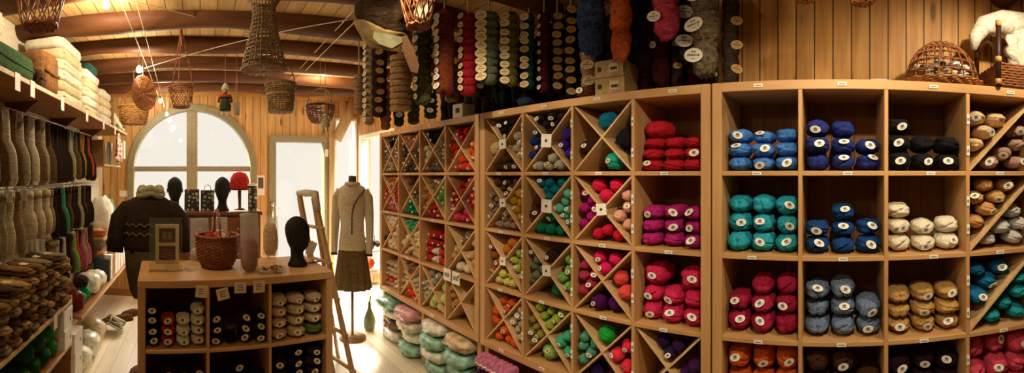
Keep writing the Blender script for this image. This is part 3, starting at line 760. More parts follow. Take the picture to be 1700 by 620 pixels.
def cabpile(col, z0, cname_cols, h, cellname):
    x0 = CX0[col]; n = len(cname_cols); w = cw/n
    for j, (cname, hexc, cnt, lab) in enumerate(cname_cols):
        z = z0+.001
        for i in range(cnt):
            hh = h*R.uniform(.95, 1.06); d = (.15, w*.985, hh)
            if cellname == 'ladder cell' and j == 2: cname, hexc, lab = ('moss-green', '#5c6e2c', None) if i == 0 else ('sand-beige', '#b49a6a', BAND)
            yarn('sock_yarn_ball', f'{cname} banded yarn ball, {cellname}, {ROWW[i]} layer, {ORD[j]} stack from coat side', Wm(cname, hexc), iw(x0+w*(j+.5), .018+.075+R.uniform(0, .02), z+hh/2), d, 7+R.randrange(7), lab,
                 (R.uniform(-.15, .15), R.uniform(-.1, .25)), group=f'{cname} balls in the display cabinet', rot=(0, 0, PI/2+IA))
            z += hh
DKB, BLK, CRM, TOR = ('dark-coffee', '#2c1c14'), ('near-black', '#17110f'), ('ecru', '#e8dcb8'), ('tomato-red', '#b8381c')
BG2 = ('sand-beige', '#c0a676')
cabpile(0, .563, [(*BLK, 4, BAND), (*TOR, 3, BAND), (*CRM, 3, BAND), (*CRM, 4, BAND)], .062, 'window cell')
cabpile(1, .563, [(*DKB, 3, BAND), (*BLK, 1, None), (*DKB, 3, BAND), (*DKB, 3, BAND)], .062, 'centre cell')
cabpile(2, .563, [(*BG2, 4, BAND), (*BG2, 4, BAND), (*BG2, 4, BAND)], .066, 'ladder cell')
cabpile(0, .166, [(*BLK, 3, BAND), (*DKB, 4, BAND), (*BLK, 4, BAND), (*DKB, 4, BAND)], .066, 'low window cell')
cabpile(1, .166, [(*BLK, 3, BAND), (*BLK, 4, BAND), (*DKB, 3, BAND)], .07, 'low centre cell')
cabpile(2, .166, [(*DKB, 4, BAND), (*BLK, 5, BAND), (*DKB, 5, BAND)], .066, 'low ladder cell')
# on the cabinet
def on_cab(px, py): return at_z(px, py, ITOP)
ACR = glass('clear_acrylic', (.97, .985, .96), .07, .05); BAGF = clear_film('clear_bag_film', '#f4f4e6', .24, .2)
p = on_cab(275, 452); t = thing('photo_stand', 'clear acrylic stand holding a cream double picture frame on the cabinet', 'picture frame', p, .12)
mb = MB(); mb.box((-.105, -.012, .0), (.105, -.008, .345)); mb.box((-.105, .03, 0), (.105, .034, .345)); mb.box((-.105, -.012, 0), (-.101, .034, .345)); mb.box((.101, -.012, 0), (.105, .034, .345)); mb.box((-.105, -.012, 0), (.105, .034, .006)); mb.build('acrylic_sleeve', ACR, t, False)
mb = MB(); W, H = .075, .25
M = Matrix.Translation((.01, .008, .05))
for lo, hi in (((-W, -.006, 0), (-W+.022, .006, H)), ((W-.022, -.006, 0), (W, .006, H)), ((-W+.022, -.006, 0), (W-.022, .006, .022)), ((-W+.022, -.006, H-.022), (W-.022, .006, H)), ((-W+.022, -.006, H*.5-.009), (W-.022, .006, H*.5+.009))): mb.box(lo, hi, 0, M)
fr = mb.build('picture_frame', wood('cream_frame_wood', '#b99a64', '#d8bd86', 'Z'), t, False)
mb = MB(); mb.box((-W+.02, .002, .02), (W-.02, .004, H*.5-.008), 0, M); mb.box((-W+.02, .002, H*.5+.008), (W-.02, .004, H-.02), 0, M)
mb.box((-.03, .0005, H*.64), (-.004, .002, H*.82), 1, M); mb.box((.004, .0005, H*.62), (.03, .002, H*.82), 1, M)
for q in range(4): mb.tube([(-.045+q*.006, .001, .05+q*.014), (.04, .001, .03+q*.018)], .0022, 4, False, 1, M)
mb.build('picture', [plain('dark_photo', '#4e3018', .4), plain('photo_tan', '#8f5f30', .4)], fr, False)
mb = MB(); mb.box((.0, -.007, .01), (.085, -.004, .045)); mb.build('caption_card', CREAMP, t, False)
# basket with handle
p = on_cab(361, 447); t = thing('wicker_basket', 'round brown wicker basket of yarn with a tall hoop handle on the cabinet', 'basket', p+Vector((0, .06, .012)), IA)
prof = [(.098, 0), (.118, .03), (.132, .08), (.138, .13), (.136, .17), (.142, .2)]
basket_mesh(prof, 30, 19, .0055, rim=1.7).build('woven_body', WICK, t)
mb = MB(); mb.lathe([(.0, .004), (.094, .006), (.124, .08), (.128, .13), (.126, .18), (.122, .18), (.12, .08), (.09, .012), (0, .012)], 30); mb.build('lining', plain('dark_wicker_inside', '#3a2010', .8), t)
handle(.138, .17, .2, .007, ax='y').build('handle', WICK, t)
for i, (dx, dy, nm, hx) in enumerate(((-.06, -.055, 'rust-red', '#9a3020'), (.05, -.06, 'cream-white', '#d8ccb0'), (0, .03, 'dusty-red', '#a84a3a'), (.075, .03, 'brick-pink', '#b56a54'), (-.075, .035, 'brown-red', '#7a2c1c'))):
    yarn('wool_ball', f'{nm} wool ball lying in the handled wicker basket on cabinet', Wm(nm, hx), p+Vector((dx*.74, .06+dy*.74, .2)), (.076, .076, .07), i, None)
# clear bags and boxes
def bag(label, px, py, w, h, dpt, fillc, fh, name='clear_bag', m=None, top=None, z=ITOP):
    p = at_z(px, py, z); t = thing(name, label, 'bag', p, IA+R.uniform(-.2, .2))
    mb = MB(); n = 20
    def wob(a, zz, i): return 1+.06*math.sin(3*a+zz*20)+.05*math.sin(5*a-zz*31)
    prof = [(.02, .002), (.5, .004), (.51, h*.3), (.5, h*.7), (.48, h*.92), (.5, h), (.47, h-.004), (.46, h*.9)]
    n = 28; mb.lathe([(r*w, zz) for r, zz in prof[:6]], n, sy=dpt/w, wob=lambda a, zz, i: wob(a, zz, i)*(abs(math.cos(a))**4+abs(math.sin(a))**4)**-.25*.93); mb.build('film', m or BAGF, t)
    if fillc:
        f = MB(); f.blob((0, 0, fh/2+.006), (w*.9, dpt*.86, fh), 20, 14, amp=.12, freq=4, seed=px, p=3.2); f.build('wool_filling', fillc, t)
    return t
bag('clear bag half filled with red-brown fleece standing behind the dark foam head', 414, 452, .115, .37, .1, WR('fleece brown', '#7a3316', '#a04c26'), .21)
bag('crumpled clear bag standing behind the handled basket on the cabinet', 331, 432, .14, .3, .1, WR('pale fleece', '#b0a488'), .08)
bag('small white crumpled bag standing directly behind the basket handle', 365, 428, .12, .3, .07, WR('white fleece', '#d8d2bc'), .2)
bag('cream wool packed in a clear bag beside the foam head', 449, 425, .12, .3, .1, WR('cream fleece', '#b08a50'), .24)
p = on_cab(441, 452); t = thing('clear_tray', 'small clear tray of mixed trinkets in front of the cream wool bag', 'tray', p+Vector((0.03, -.025, .001)), IA)
mb = MB(); mb.box((-.085, -.05, 0), (.085, .05, .004));
for lo, hi in (((-.085, -.05, 0), (.085, -.047, .055)), ((-.085, .047, 0), (.085, .05, .055)), ((-.085, -.05, 0), (-.082, .05, .055)), ((.082, -.05, 0), (.085, .05, .055))): mb.box(lo, hi)
mb.build('tray_body', ACR, t, False)
mb = MB()
for i in range(26): mb.blob((R.uniform(-.07, .07), R.uniform(-.037, .037), .014+R.uniform(0, .025)), (.025, .022, .018), 8, 6, i % 3)
o = mb.build('trinkets', [plain('trinket_tan', '#b07c44'), plain('trinket_red', '#9c4426'), plain('trinket_cream', '#d8c69c')], t); o['kind'] = 'stuff'
# foam heads
DARKF = plain('dark_foam', '#1b160f', .85, vary=.15, nscale=80, bumpy=.2)
def foam_head(label, loc, H, rz, m=DARKF):
    t = thing('foam_head', label, 'mannequin head', loc, rz)
    s = H/.34; mb = MB(); prof = []; 
    N = 26; vs = []; fs = []; rows = [  # z, half width x, half depth y, y offset
        (0, .064, .068, 0), (.012, .066, .07, 0), (.03, .055, .058, 0), (.06, .043, .047, .004), (.095, .041, .048, .006), (.118, .046, .062, -.004), (.135, .054, .078, -.008), (.16, .063, .086, -.004),
        (.19, .070, .091, .0), (.22, .075, .095, .003), (.25, .076, .097, .005), (.28, .071, .09, .006), (.305, .058, .074, .007), (.325, .037, .05, .008), (.336, .018, .025, .008), (.34, .002, .003, .008)]
    for z, hx, hy, oy in rows:
        for k in range(N):
            a = 2*PI*k/N; x = hx*math.sin(a); y = -hy*math.cos(a)+oy
            f = max(0, math.cos(a))
            if f > .9:    # the face: brow, nose, lips
                nz = math.exp(-((z-.185)/.02)**2)*.02*(1 if f > .985 else .3) + math.exp(-((z-.145)/.008)**2)*.006 - math.exp(-((z-.213)/.012)**2)*.006*(0 if f > .985 else 1)
                y -= nz
            vs.append((x*s, y*s, z*s))
    for i in range(len(rows)-1):
        for k in range(N): fs.append((i*N+k, i*N+(k+1) % N, (i+1)*N+(k+1) % N, (i+1)*N+k))
    fs.append(tuple(range(N))[::-1]); mb.add(vs, fs); mb.build('head', m, t)
    mb = MB()
    for sg in (-1, 1):
        mb = MB(); mb.blob((sg*.076*s, .006*s, .2*s), (.012*s, .03*s, .05*s), 10, 8); mb.build('ear', m, t)
    return t
foam_head('large dark foam head standing near the ladder end of the cabinet top', on_cab(497, 444)+Vector((0, .05, .001)), .335, .5)
# spectacles and pens by the head
p = on_cab(531, 438); t = thing('craft_knife', 'dark pointed knife lying on the cabinet corner by the ladder', 'knife', p+Vector((-.02, .03, .006)), .25)
mb = MB(); mb.tube([(-.07, 0, 0), (.0, 0, 0), (.05, 0, .001)], [.004, .006, .005], 6); mb.build('grip', plain('red_grip', '#7a2818', .5), t)
mb = MB(); mb.tube([(.05, 0, .001), (.11, .0, .001)], [.005, .0006], 6, flat=.3); mb.build('blade', STEEL, t)
p = on_cab(318, 452); t = thing('glass_dish', 'tiny clear glass dish on the cabinet between frame and basket', 'dish', p+Vector((0, .03, .001)), 0)
mb = MB(); mb.lathe([(.0, 0), (.034, 0), (.04, .012), (.044, .02), (.038, .018), (.03, .008), (0, .006)], 22); mb.build('dish_bowl', ACR, t)
p = on_cab(514, 428); t = thing('wire_note_holder', 'small bright wire holder with paper strips behind the foam head', 'holder', p+Vector((0, .05, .001)), .4)
mb = MB(); mb.tube(circle(.03, 16, .003), .002, 5, True); mb.tube([(0, .03, .003), (0, .02, .06), (0, 0, .09)], .002, 5); mb.build('wire', STEEL, t)
mb = MB(); mb.box((-.03, -.002, .02), (.035, -.001, .1), 0, Matrix.Rotation(.2, 4, 'Y')); mb.box((-.02, .003, .01), (.045, .004, .12), 0, Matrix.Rotation(.5, 4, 'Y')); mb.build('paper_strip', PAPER, t, False)

# ------------------------------------------------------------------ dresser under the window with heads and bags
t = thing('dresser', 'dark brown chest standing under the arched window behind the cabinet', 'chest', (.20, 4.42, 0), 0)
DKW = wood('dark_brown_wood', '#5a351a', '#774a25', 'X', .7)
mb = MB(); mb.box((-.46, -.2, 1.16), (.46, .2, 1.195), c=.004); mb.build('top_panel', DKW, t, False)
mb = MB(); mb.box((-.44, -.18, .06), (.44, .19, 1.16), c=.003); mb.build('body', DKW, t, False)
for i in range(4):
    mb = MB(); mb.box((-.42, -.195, .1+i*.265), (.42, -.18, .345+i*.265), c=.004); dr = mb.build('drawer', DKW, t, False)
    for x in (-.2, .2):
        mb = MB(); mb.blob((x, -.205, .225+i*.265), (.026, .026, .026), 10, 8); mb.build('knob', STEEL, dr)
for x in (-.4, .4):
    mb = MB(); mb.box((x-.03, -.16, 0), (x+.03, .16, .06)); mb.build('foot', DKW, t, False)
DZ = 1.196
foam_head('dark foam head on the chest at the coat side of the window', (-.29+.02, 4.38, DZ), .37, .1)
foam_head('dark foam head on the chest in front of the window mullion', (.245, 4.36, DZ), .37, -.15)
t = thing('wool_hat', 'red knitted hat sitting on a tall stand by the window', 'hat', (.445, 4.5, DZ), 0)
mb = MB(); mb.lathe([(.06, 0), (.06, .01), (.02, .02), (.02, .27), (.0, .28)], 16); mb.build('hat_stand', DKW, t)
mb = MB(); mb.lathe([(.112, .22), (.118, .245), (.112, .26), (.113, .3), (.1, .36), (.07, .405), (.03, .42), (0, .424)], 28, wob=lambda a, z, i: 1+.02*math.sin(14*a)); mb.build('knitted_cap', WR('hat red', '#a02a24'), t)
def dots_mat(name, c1, c2, sc):
    m, nt, b = new_mat(name); vo = nt.nodes.new('ShaderNodeTexVoronoi'); vo.inputs['Scale'].default_value = sc; vo.inputs['Randomness'].default_value = .5
    nt.links.new(coords(nt), vo.inputs['Vector']); nt.links.new(ramp(nt, vo.outputs['Distance'], [(.36, c2), (.44, c1)]), b.inputs['Base Color']); setin(b, Roughness=.7); return m
DOTS = dots_mat('dark_cloth_pale_flowers', '#2f2c1c', '#b7b08c', 22)
def tote(label, x, y, w, h):
    t = thing('gift_bag', label, 'bag', (x, y, DZ), R.uniform(-.1, .1))
    mb = MB(); mb.add([(-w/2, -.05, 0), (w/2, -.05, 0), (w/2, .05, 0), (-w/2, .05, 0), (-w/2*.96, -.045, h), (w/2*.96, -.045, h), (w/2*.96, .045, h), (-w/2*.96, .045, h), (-w/2, -.0, h*.5), (w/2, 0, h*.5)],
        [(3, 2, 1, 0), (0, 1, 5, 4), (2, 3, 7, 6), (1, 2, 6, 5), (3, 0, 4, 7)]); mb.build('bag_body', DOTS, t, False)
    for y0 in (-.045, .045):
        mb = MB(); mb.tube([(w*.25*math.cos(PI*k/12), y0, h+.06*math.sin(PI*k/12)) for k in range(13)], .003, 5); mb.build('handle', CORD, t)
tote('dark gift bag printed with pale flowers beside the coat-side foam head', -.085, 4.42, .165, .23)
tote('dark gift bag printed with pale flowers just beside the mullion foam head', .085, 4.43, .15, .22)
t = thing('storage_tin', 'narrow tin printed with pale dots at the door end of the chest', 'tin', (.575, 4.36, DZ), 0)
mb = MB(); mb.lathe([(.0, 0), (.05, 0), (.05, .28), (0, .28)], 24); mb.build('tin_body', DOTS, t, 'auto')
mb = MB(); mb.lathe([(.052, .27), (.052, .295), (0, .297)], 24); mb.build('lid', PAPER, t, 'auto')
p = at_y(433, 308, YF-.004); o = MB().box((-.05, -.002, -.13), (.05, .002, .13)).box((-.035, -.003, -.04), (.035, -.002, .1), 1).build('picture_print', [PAPER, plain('grey_photo', '#57503e', .5)], None, False, p)
tag(o, 'small white-edged photo pinned to boards between window and door', 'photo')
p = at_y(205, 322, YF-.004); o = MB().box((-.055, -.002, -.04), (.055, .002, .04)).build('paper_sign', PAPER, None, False, p)
tag(o, 'blank white paper note pinned beside the arched window', 'note')

# ------------------------------------------------------------------ dark coat on a dress form
p = at_r(248, 400, 3.2); t = thing('dress_form', 'dress form in dark knitted coat and pale scarf standing behind cabinet corner', 'dress form', (p.x, p.y, 0), .1)
COAT = wool('coat_dark', '#241a12', '#382a1c', vary=.2); COATB = wool('coat_skirt', '#3d3220', '#54462e')
def lay(mb, rows, n=32, mi=0, wob=None):
    """stacked ellipses (z, half width, half depth, dx, dy)"""
    vs = []; fs = []
    for i, (z, hx, hy, dx, dy) in enumerate(rows):
        for k in range(n):
            a = 2*PI*k/n; q = wob(a, z, i) if wob else 1; vs.append((dx+hx*q*math.cos(a), dy+hy*q*math.sin(a), z))
    for i in range(len(rows)-1):
        for k in range(n): fs.append((i*n+k, i*n+(k+1) % n, (i+1)*n+(k+1) % n, (i+1)*n+k))
    fs.append(tuple(range(n))[::-1]); fs.append(tuple((len(rows)-1)*n+k for k in range(n))); mb.add(vs, fs, mi)
mb = MB(); lay(mb, [(.98, .2, .14, 0, 0), (1.05, .205, .14, 0, 0), (1.2, .21, .135, 0, 0), (1.3, .215, .12, 0, 0), (1.36, .195, .10, 0, 0), (1.405, .13, .08, 0, 0), (1.43, .075, .065, 0, 0), (1.44, .03, .03, 0, 0)]); 
mb.build('coat_bodice', COAT, t)
mb = MB(); lay(mb, [(.62, .1, .1, -.03, 0), (.68, .13, .12, -.03, 0), (.85, .18, .15, -.01, 0), (1.0, .198, .145, 0, 0)], wob=lambda a, z, i: 1+.03*math.sin(9*a)); mb.build('coat_skirt', COATB, t)
for sg in (-1, 1):
    mb = MB(); mb.tube([(sg*.11, 0, 1.36), (sg*.17, 0, 1.325), (sg*.235, -.01, 1.24), (sg*.262, -.02, 1.1), (sg*.272, -.035, .98)], [.04, .068, .075, .07, .066], 16, flat=1.0); mb.build('sleeve', COAT, t)
mb = MB()
for i, (rz, z) in enumerate(((0, 1.435), (.2, 1.465))): mb.tube([(q[0]*(1-.1*i)+.01, q[1]*.85-.01, q[2]+.015*math.sin(3*math.atan2(q[1], q[0]))) for q in circle(.088, 22, z, ph=rz)], .03, 8, True)
mb.build('scarf', WR('scarf pale', '#85805c'), t)
mb = MB()
for zz, hx in ((1.13, .2125), (1.2, .2155)):
    mb.tube([(hx*math.cos(2*PI*k/40), .1405*math.sin(2*PI*k/40)-.0, zz+.012*(-1)**k) for k in range(40)], .006, 5, True)
mb.build('fair_isle_band', WR('band tan', '#6a5634'), t)
mb = MB(); mb.lathe([(.16, 0), (.16, .02), (.02, .035), (.018, .65)], 20); mb.build('stand', DKW, t)

# ------------------------------------------------------------------ mannequin in jumper and skirt
p = at_r(585, 400, 3.92); t = thing('mannequin', 'headless mannequin wearing grey knit jumper and pleated skirt in front of the door', 'mannequin', (p.x, p.y, 0), -.62); t.scale = (.88, .88, 1)
KNIT = wool('knit_grey_beige', '#b8ab8c', '#d8ccac', scale=1.3, vary=.14); SKIRT = wool('skirt_brown', '#54401f', '#75603a', vary=.12); TRIM = WR('trim dark', '#3a3222')
mb = MB(); lay(mb, [(.86, .155, .115, 0, 0), (.93, .15, .112, 0, 0), (1.05, .133, .1, 0, 0), (1.12, .13, .1, 0, 0), (1.22, .148, .118, 0, -.012), (1.3, .16, .125, 0, -.02), (1.38, .165, .105, 0, -.005), (1.44, .16, .085, 0, 0), (1.475, .125, .07, 0, .003), (1.495, .075, .06, 0, .005), (1.5, .05, .05, 0, .005)])
mb.build('jumper_body', KNIT, t)
for sg in (-1, 1):
    mb = MB(); mb.tube([(sg*.135, 0, 1.435), (sg*.175, 0, 1.36), (sg*.19, .0, 1.2), (sg*.196, -.01, 1.05), (sg*.198, -.03, .9), (sg*.198, -.04, .82)], [.05, .056, .05, .044, .037, .034], 14); mb.build('sleeve', KNIT, t)
    mb = MB(); mb.tube([(sg*.198, -.0385, .83), (sg*.198, -.041, .808)], [.0365, .0365], 14); mb.build('cuff', TRIM, t)
mb = MB(); mb.tube([(q[0], q[1]*.85+.003, q[2]) for q in circle(.068, 24, 1.497)], .022, 8, True); mb.build('cowl_collar', KNIT, t)
mb = MB(); mb.tube([(q[0], q[1]*.85+.003, q[2]) for q in circle(.072, 24, 1.478)], .012, 6, True); mb.tube([(.15, -.055, 1.44), (.1, -.115, 1.38), (.05, -.142, 1.3), (.03, -.135, 1.22), (.022, -.116, 1.1), (.02, -.108, 1.02)], .006, 6); mb.build('dark_trim', TRIM, t)
mb = MB(); lay(mb, [(.49, .205, .17, 0, 0), (.52, .203, .168, 0, 0), (.62, .19, .155, 0, 0), (.75, .172, .135, 0, 0), (.84, .158, .12, 0, 0), (.875, .15, .112, 0, 0)], 144, wob=lambda a, z, i: 1+(.13*(.89-z)/.4)*(abs(math.sin(6.5*a))-.5)); mb.build('pleated_skirt', SKIRT, t)
mb = MB(); mb.lathe([(.045, 1.49), (.043, 1.53), (.042, 1.575), (.0, 1.58)], 18); mb.build('neck', plain('neck_cloth', '#4b4330', .8), t)
mb = MB(); mb.lathe([(.0, 0), (.15, 0), (.15, .014), (.03, .03), (.016, .04), (.016, .5)], 24); mb.build('stand', wood('stand_wood', '#7a5430', '#9c7040', 'Z'), t)

# ------------------------------------------------------------------ stepladder
t = thing('stepladder', 'wooden stepladder standing open between the cabinet and the mannequin', 'ladder', (0, 0, 0), 0)
LW = wood('ladder_wood', '#b08a58', '#cfae7a', 'Z', .8)
A0, A1 = at_r(521, 322, 3.05), at_r(592, 650, 2.95); A1.z = .0
B0, B1 = at_r(497, 322, 3.3), at_r(553, 600, 3.2); B1.z = .0
for (a, c) in ((A0, A1), (B0, B1)):
    mb = MB(); d = (c-a).normalized(); mb.tube([a, c], .022, 4, flat=.55); mb.build('front_rail', LW, t, False)
N = 5
for i in range(1, N+1):
    q = i/(N+.6); a = A0.lerp(A1, q); c = B0.lerp(B1, q); mb = MB(); e = (c-a).normalized()*.035
    mb.tube([a-e, c+e], .014, 8); mb.build('rung', LW, t)
back = Vector((.32, .34, 0))
for (a, c) in ((A0, A1), (B0, B1)):
    f = Vector((a.x, a.y, 0))+back*1.0; mb = MB(); mb.tube([a+Vector((0, .02, -.03)), f], .016, 4, flat=.6); mb.build('rear_rail', LW, t, False)
mb = MB(); mb.tube([B0+Vector((-.01, 0, .005)), B0.lerp(A0, .5)+Vector((0, 0, .006)), A0+Vector((.01, 0, 0)), A0.lerp(A1, .09)], [.022, .03, .03, .026], 8); mb.build('top_grip', plain('pale_plastic', '#c9bda0', .5), t)

# ------------------------------------------------------------------ by the end of the door-side bookcase
p = at_z(609, 549, .0); t = thing('glass_bottle', 'bulbous green glass bottle with dry stalks on the sunny floor', 'bottle', (p.x+.03, p.y+.0, .001), 0)
BOT = plain('green_bottle_glass', '#5f6a4a', .15, spec=.6, Transmission_Weight=.35)
mb = MB(); mb.lathe([(.0, 0), (.045, 0), (.06, .03), (.064, .08), (.055, .13), (.035, .18), (.018, .22), (.015, .28), (.019, .285), (.013, .285), (.011, .22), (.0, .2)], 26); mb.build('bottle_body', BOT, t)
mb = MB()
for i in range(5): mb.tube([(0, 0, .23), (R.uniform(-.02, .02), R.uniform(-.02, .02), .36), (R.uniform(-.06, .06), R.uniform(-.05, .05), .46+R.uniform(0, .1))], .0022, 5)
mb.build('dry_stalks', plain('dry_stalk', '#8a7a58', .8), t)

# white stand in the bright corner behind the mannequin
t = thing('white_stand', 'small white three-tier stand in the bright corner behind the mannequin', 'stand', (1.93, 4.20, 0), 0)
for z in (.36, .53, .74):
    mb = MB(); mb.box((-.12, -.12, z-.015), (.12, .12, z), c=.002); mb.build('tier', WHITEP, t, False)
for sx_ in (-1, 1):
    for sy_ in (-1, 1):
        mb = MB(); mb.box((sx_*.128-.007, sy_*.128-.007, 0), (sx_*.128+.007, sy_*.128+.007, .76)); mb.build('leg', WHITEP, t, False)
yarn('wool_ball', 'orange wool ball on the middle tier of the white stand', Wm('stand orange', '#c8501c'), (1.86, 4.14, .531+.06), (.1, .12, .12), 2, LABM, (.1, .1))
t = thing('dried_bunch', 'dark dried flower bunch lying on top of the white stand', 'dried flowers', (1.92, 4.19, .741), 0)
mb = MB()
for i in range(16): mb.blob((R.uniform(-.08, .08), R.uniform(-.09, .09), .025+R.uniform(0, .09)), (.05, .05, .045), 10, 8, 0, None, .3, 4, i)
mb.build('flower_heads', plain('dried_dark', '#3a2a1a', .9, vary=.3), t)
mb = MB()
for i in range(5): mb.tube([(R.uniform(-.03, .03), R.uniform(-.03, .03), .03), (R.uniform(-.09, .09), R.uniform(-.09, .09), .16)], .003, 5)
mb.build('stalks', plain('dry_stalk', '#8a7a58', .8), t)
t = thing('white_parcel', 'white soft parcel on the lowest tier of the white stand', 'parcel', (1.92, 4.19, .361), 0)
mb = MB(); mb.blob((0, 0, .06), (.19, .2, .115), 20, 14, amp=.1, freq=3, seed=3, p=3.2); mb.build('wrapping', PAPER, t)
mb = MB(); mb.tube([(-.07, 0, .115), (0, .0, .123), (.07, 0, .115)], .004, 5); mb.build('string', CORD, t)
# ------------------------------------------------------------------ shelves along the left wall
XF = -.90
SHW = wood('left_shelf_wood', '#8a5a2c', '#a97440', 'Y', .7, .45)
EDGE = plain('pale_shelf_edge', '#c9b184', .5)
def wall_shelf(label, x0, x1, y0, y1, z, th=.022, brackets=(), name='wall_shelf', m=None):
    t = thing(name, label, 'shelf', (x0, (y0+y1)/2, z)); oy = (y0+y1)/2
    mb = MB(); mb.box((0, y0-oy, -th), (x1-x0, y1-oy, 0), c=.002); mb.build('board', m or SHW, t, False)
    mb = MB(); mb.box((x1-x0+.0005, y0-oy, -th), (x1-x0+.006, y1-oy, 0)); mb.build('edge_strip', EDGE, t, False)
    for y in brackets:
        mb = MB(); mb.box((.001, y-oy-.02, -th-.16), (.03, y-oy+.02, -th-.0005)); mb.prism([(.03, -th-.0005), (.25, -th-.0005), (.03, -th-.15)], y-oy-.012, y-oy+.012, 'Y'); mb.build('bracket', DKW, t, False)
    return t
ZU = 2.10
top = wall_shelf('long high wall shelf of stacked blankets above the hanging socks', XL+.001, XF, .9, 4.93, ZU, .024, (2.45, 3.3, 4.2))
for px in (27, 52, 102, 143, 171, 190):
    y = XF/math.tan(az(px)); mb = MB(); mb.box((XF-XL+.006, y-2.915-.03, -.085), (XF-XL+.008, y-2.915+.03, .005)); mb.build('price_tag', PAPER, top, False)
mid = wall_shelf('wooden wall shelf of folded sock piles below the hanging socks', XL+.001, XF, .9, 2.74, .70, .022, (1.5, 2.3))
mb = MB(); mb.box((XF-XL+.006, 2.36-1.82, -.09), (XF-XL+.008, 2.42-1.82, .0)); mb.build('price_tag', PAPER, mid, False)
low = wall_shelf('low shelf of green yarn beneath the folded sock piles', XL+.001, XF, .9, 2.74, .40, .022)
far = wall_shelf('low shelf running towards the window with white bags on it', XL+.001, XF+.01, 2.95, 5.0, .50, .022)
s1 = wall_shelf('short high shelf of cream books close to the window', XL+.001, -1.0, 4.12, 5.0, 1.70, .02)
s2 = wall_shelf('short shelf with small orange basket beside the dark coat', XL+.001, -.98, 4.02, 5.05, .93, .02)
s3 = wall_shelf('short shelf of dark trays under the orange basket shelf', XL+.001, -.98, 4.02, 5.05, .78, .02)
t = thing('shelf_upright', 'brown wooden side panel carrying the ends of both low shelves', 'panel', (XL+.001, 2.745, 0))
mb = MB(); mb.box((0, .0, 0), (.37, .018, .72), c=.002); mb.build('board', SHW, t, False); mb = MB(); mb.box((.3705, 0, 0), (.376, .018, .72)); mb.build('edge_strip', EDGE, t, False)

# blankets and cloth on the high shelf
def fold_stack_mesh(w, d, h, seed, amp=.035, p=8):
    mb = MB(); mb.blob((0, 0, h/2), (d, w, h), 28, 16, amp=amp, freq=2.4, seed=seed, p=p); return mb
def blanket(label, y, z, w, d, h, mat, x=None, seed=0, rz=0, cat='blanket', name='folded_blanket', band=None):
    x = XF-.02-d/2 if x is None else x
    t = thing(name, label, cat, (x, y, z+.001), rz)
    fold_stack_mesh(w, d, h, seed).build('cloth', mat, t)
    mb = MB(); mb.tube([(d/2*.985, -w*.42, h*.5), (d/2*1.0, 0, h*.47), (d/2*.985, w*.42, h*.5)], h*.05, 6); mb.build('fold_line', mat, t)
    if band:
        mb = MB(); mb.box((-d*.3, -.02, -.0), (d*.5+.004, .02, h*1.0)); mb.build('paper_band', band, t, False)
    return t
ZS = ZU+.001
GRN = WR('felt green', '#2c4426', '#3f5c34'); WHB = plain('cream_blanket', '#d9cfae', .85, vary=.1, nscale=18, bumpy=.3); BRB = WR('blanket brown', '#6f4a22', '#94683a'); DKB2 = WR('blanket dark brown', '#3a2414', '#55381f'); TEALB = WR('blanket dark teal', '#23463c', '#336053')
blanket('thick dark green felt roll on the high shelf', 1.86, ZS, .62, .3, .15, GRN, seed=1, name='felt_roll', cat='felt')
blanket('white wrapped cloth bundle lying on top of the green felt roll', 1.62, ZS+.155, .3, .28, .13, WHB, seed=2, name='cloth_bundle', cat='bundle')
blanket('tan fleece hide folded between green felt and white blankets', 2.42, ZS, .26, .33, .27, BRB, seed=3, name='fleece_hide', cat='fleece')
blanket('dark brown folded cloth at the shelf edge below the tan hide', 2.24, ZS, .09, .22, .12, DKB2, seed=4, name='folded_cloth', cat='cloth', x=-1.02)
WBL = [WHB, plain('cream_blanket_warm', '#d2bf92', .85, vary=.12, nscale=18, bumpy=.3), plain('cream_blanket_pale', '#dcd6bf', .85, vary=.1, nscale=18, bumpy=.3)]
for st, (y0, w, n, hh, nm) in enumerate(((2.855, .54, 6, .0725, 'of the high pile nearest the tan hide'), (3.42, .50, 5, .0725, 'of the second high pile along the shelf'), (3.94, .44, 4, .078, 'of the last high pile before the rug'))):
    for i in range(n):
        blanket(f'cream folded blanket, {ORD[i]} from the bottom {nm}', y0+R.uniform(-.008, .008), ZS+i*(hh+.003), w-.02*i*R.random(), .31, hh, WBL[(i+st) % 3], seed=10*st+i)
blanket('dark teal folded blanket topping the second cream pile', 3.44, ZS+.3785, .3, .24, .07, TEALB, seed=24)
t = thing('rolled_rug', 'brown rolled rug standing beside the last cream blankets', 'rug', (XF-.14, 4.31, ZS), 0)
mb = MB(); mb.lathe([(.0, 0), (.1, 0), (.105, .1), (.105, .3), (.095, .36), (0, .365)], 24, sy=.95, wob=lambda a, z, i: 1+.03*math.sin(5*a)); mb.build('rug_body', BRB, t)
mb = MB(); mb.tube([(.01*k*math.cos(k*.6)*.28, .01*k*math.sin(k*.6)*.28, .367) for k in range(2, 32)], .005, 5); mb.build('spiral_edge', DKB2, t)
for i, (y, h) in enumerate(((4.56, .2), (4.76, .14))):
    t = thing('fleece_bag', ['white fluffy fleece bag next to the rolled rug', 'small white fleece tuft at the window end of high shelf'][i], 'fleece', (XF-.13, y, ZS+.002))
    mb = MB(); mb.blob((0, 0, h/2), (.2, .17, h), 24, 16, amp=.28, freq=4, seed=i+3); mb.build('fleece', WR('white fluff', '#cfc4a4', '#efe8d0'), t)
    mb = MB(); mb.tube([(.09, -.03, h*.3), (.12, 0, h*.15), (.1, .04, h*.05)], .02, 8); mb.build('loose_tuft', WR('white fluff', '#cfc4a4'), t)

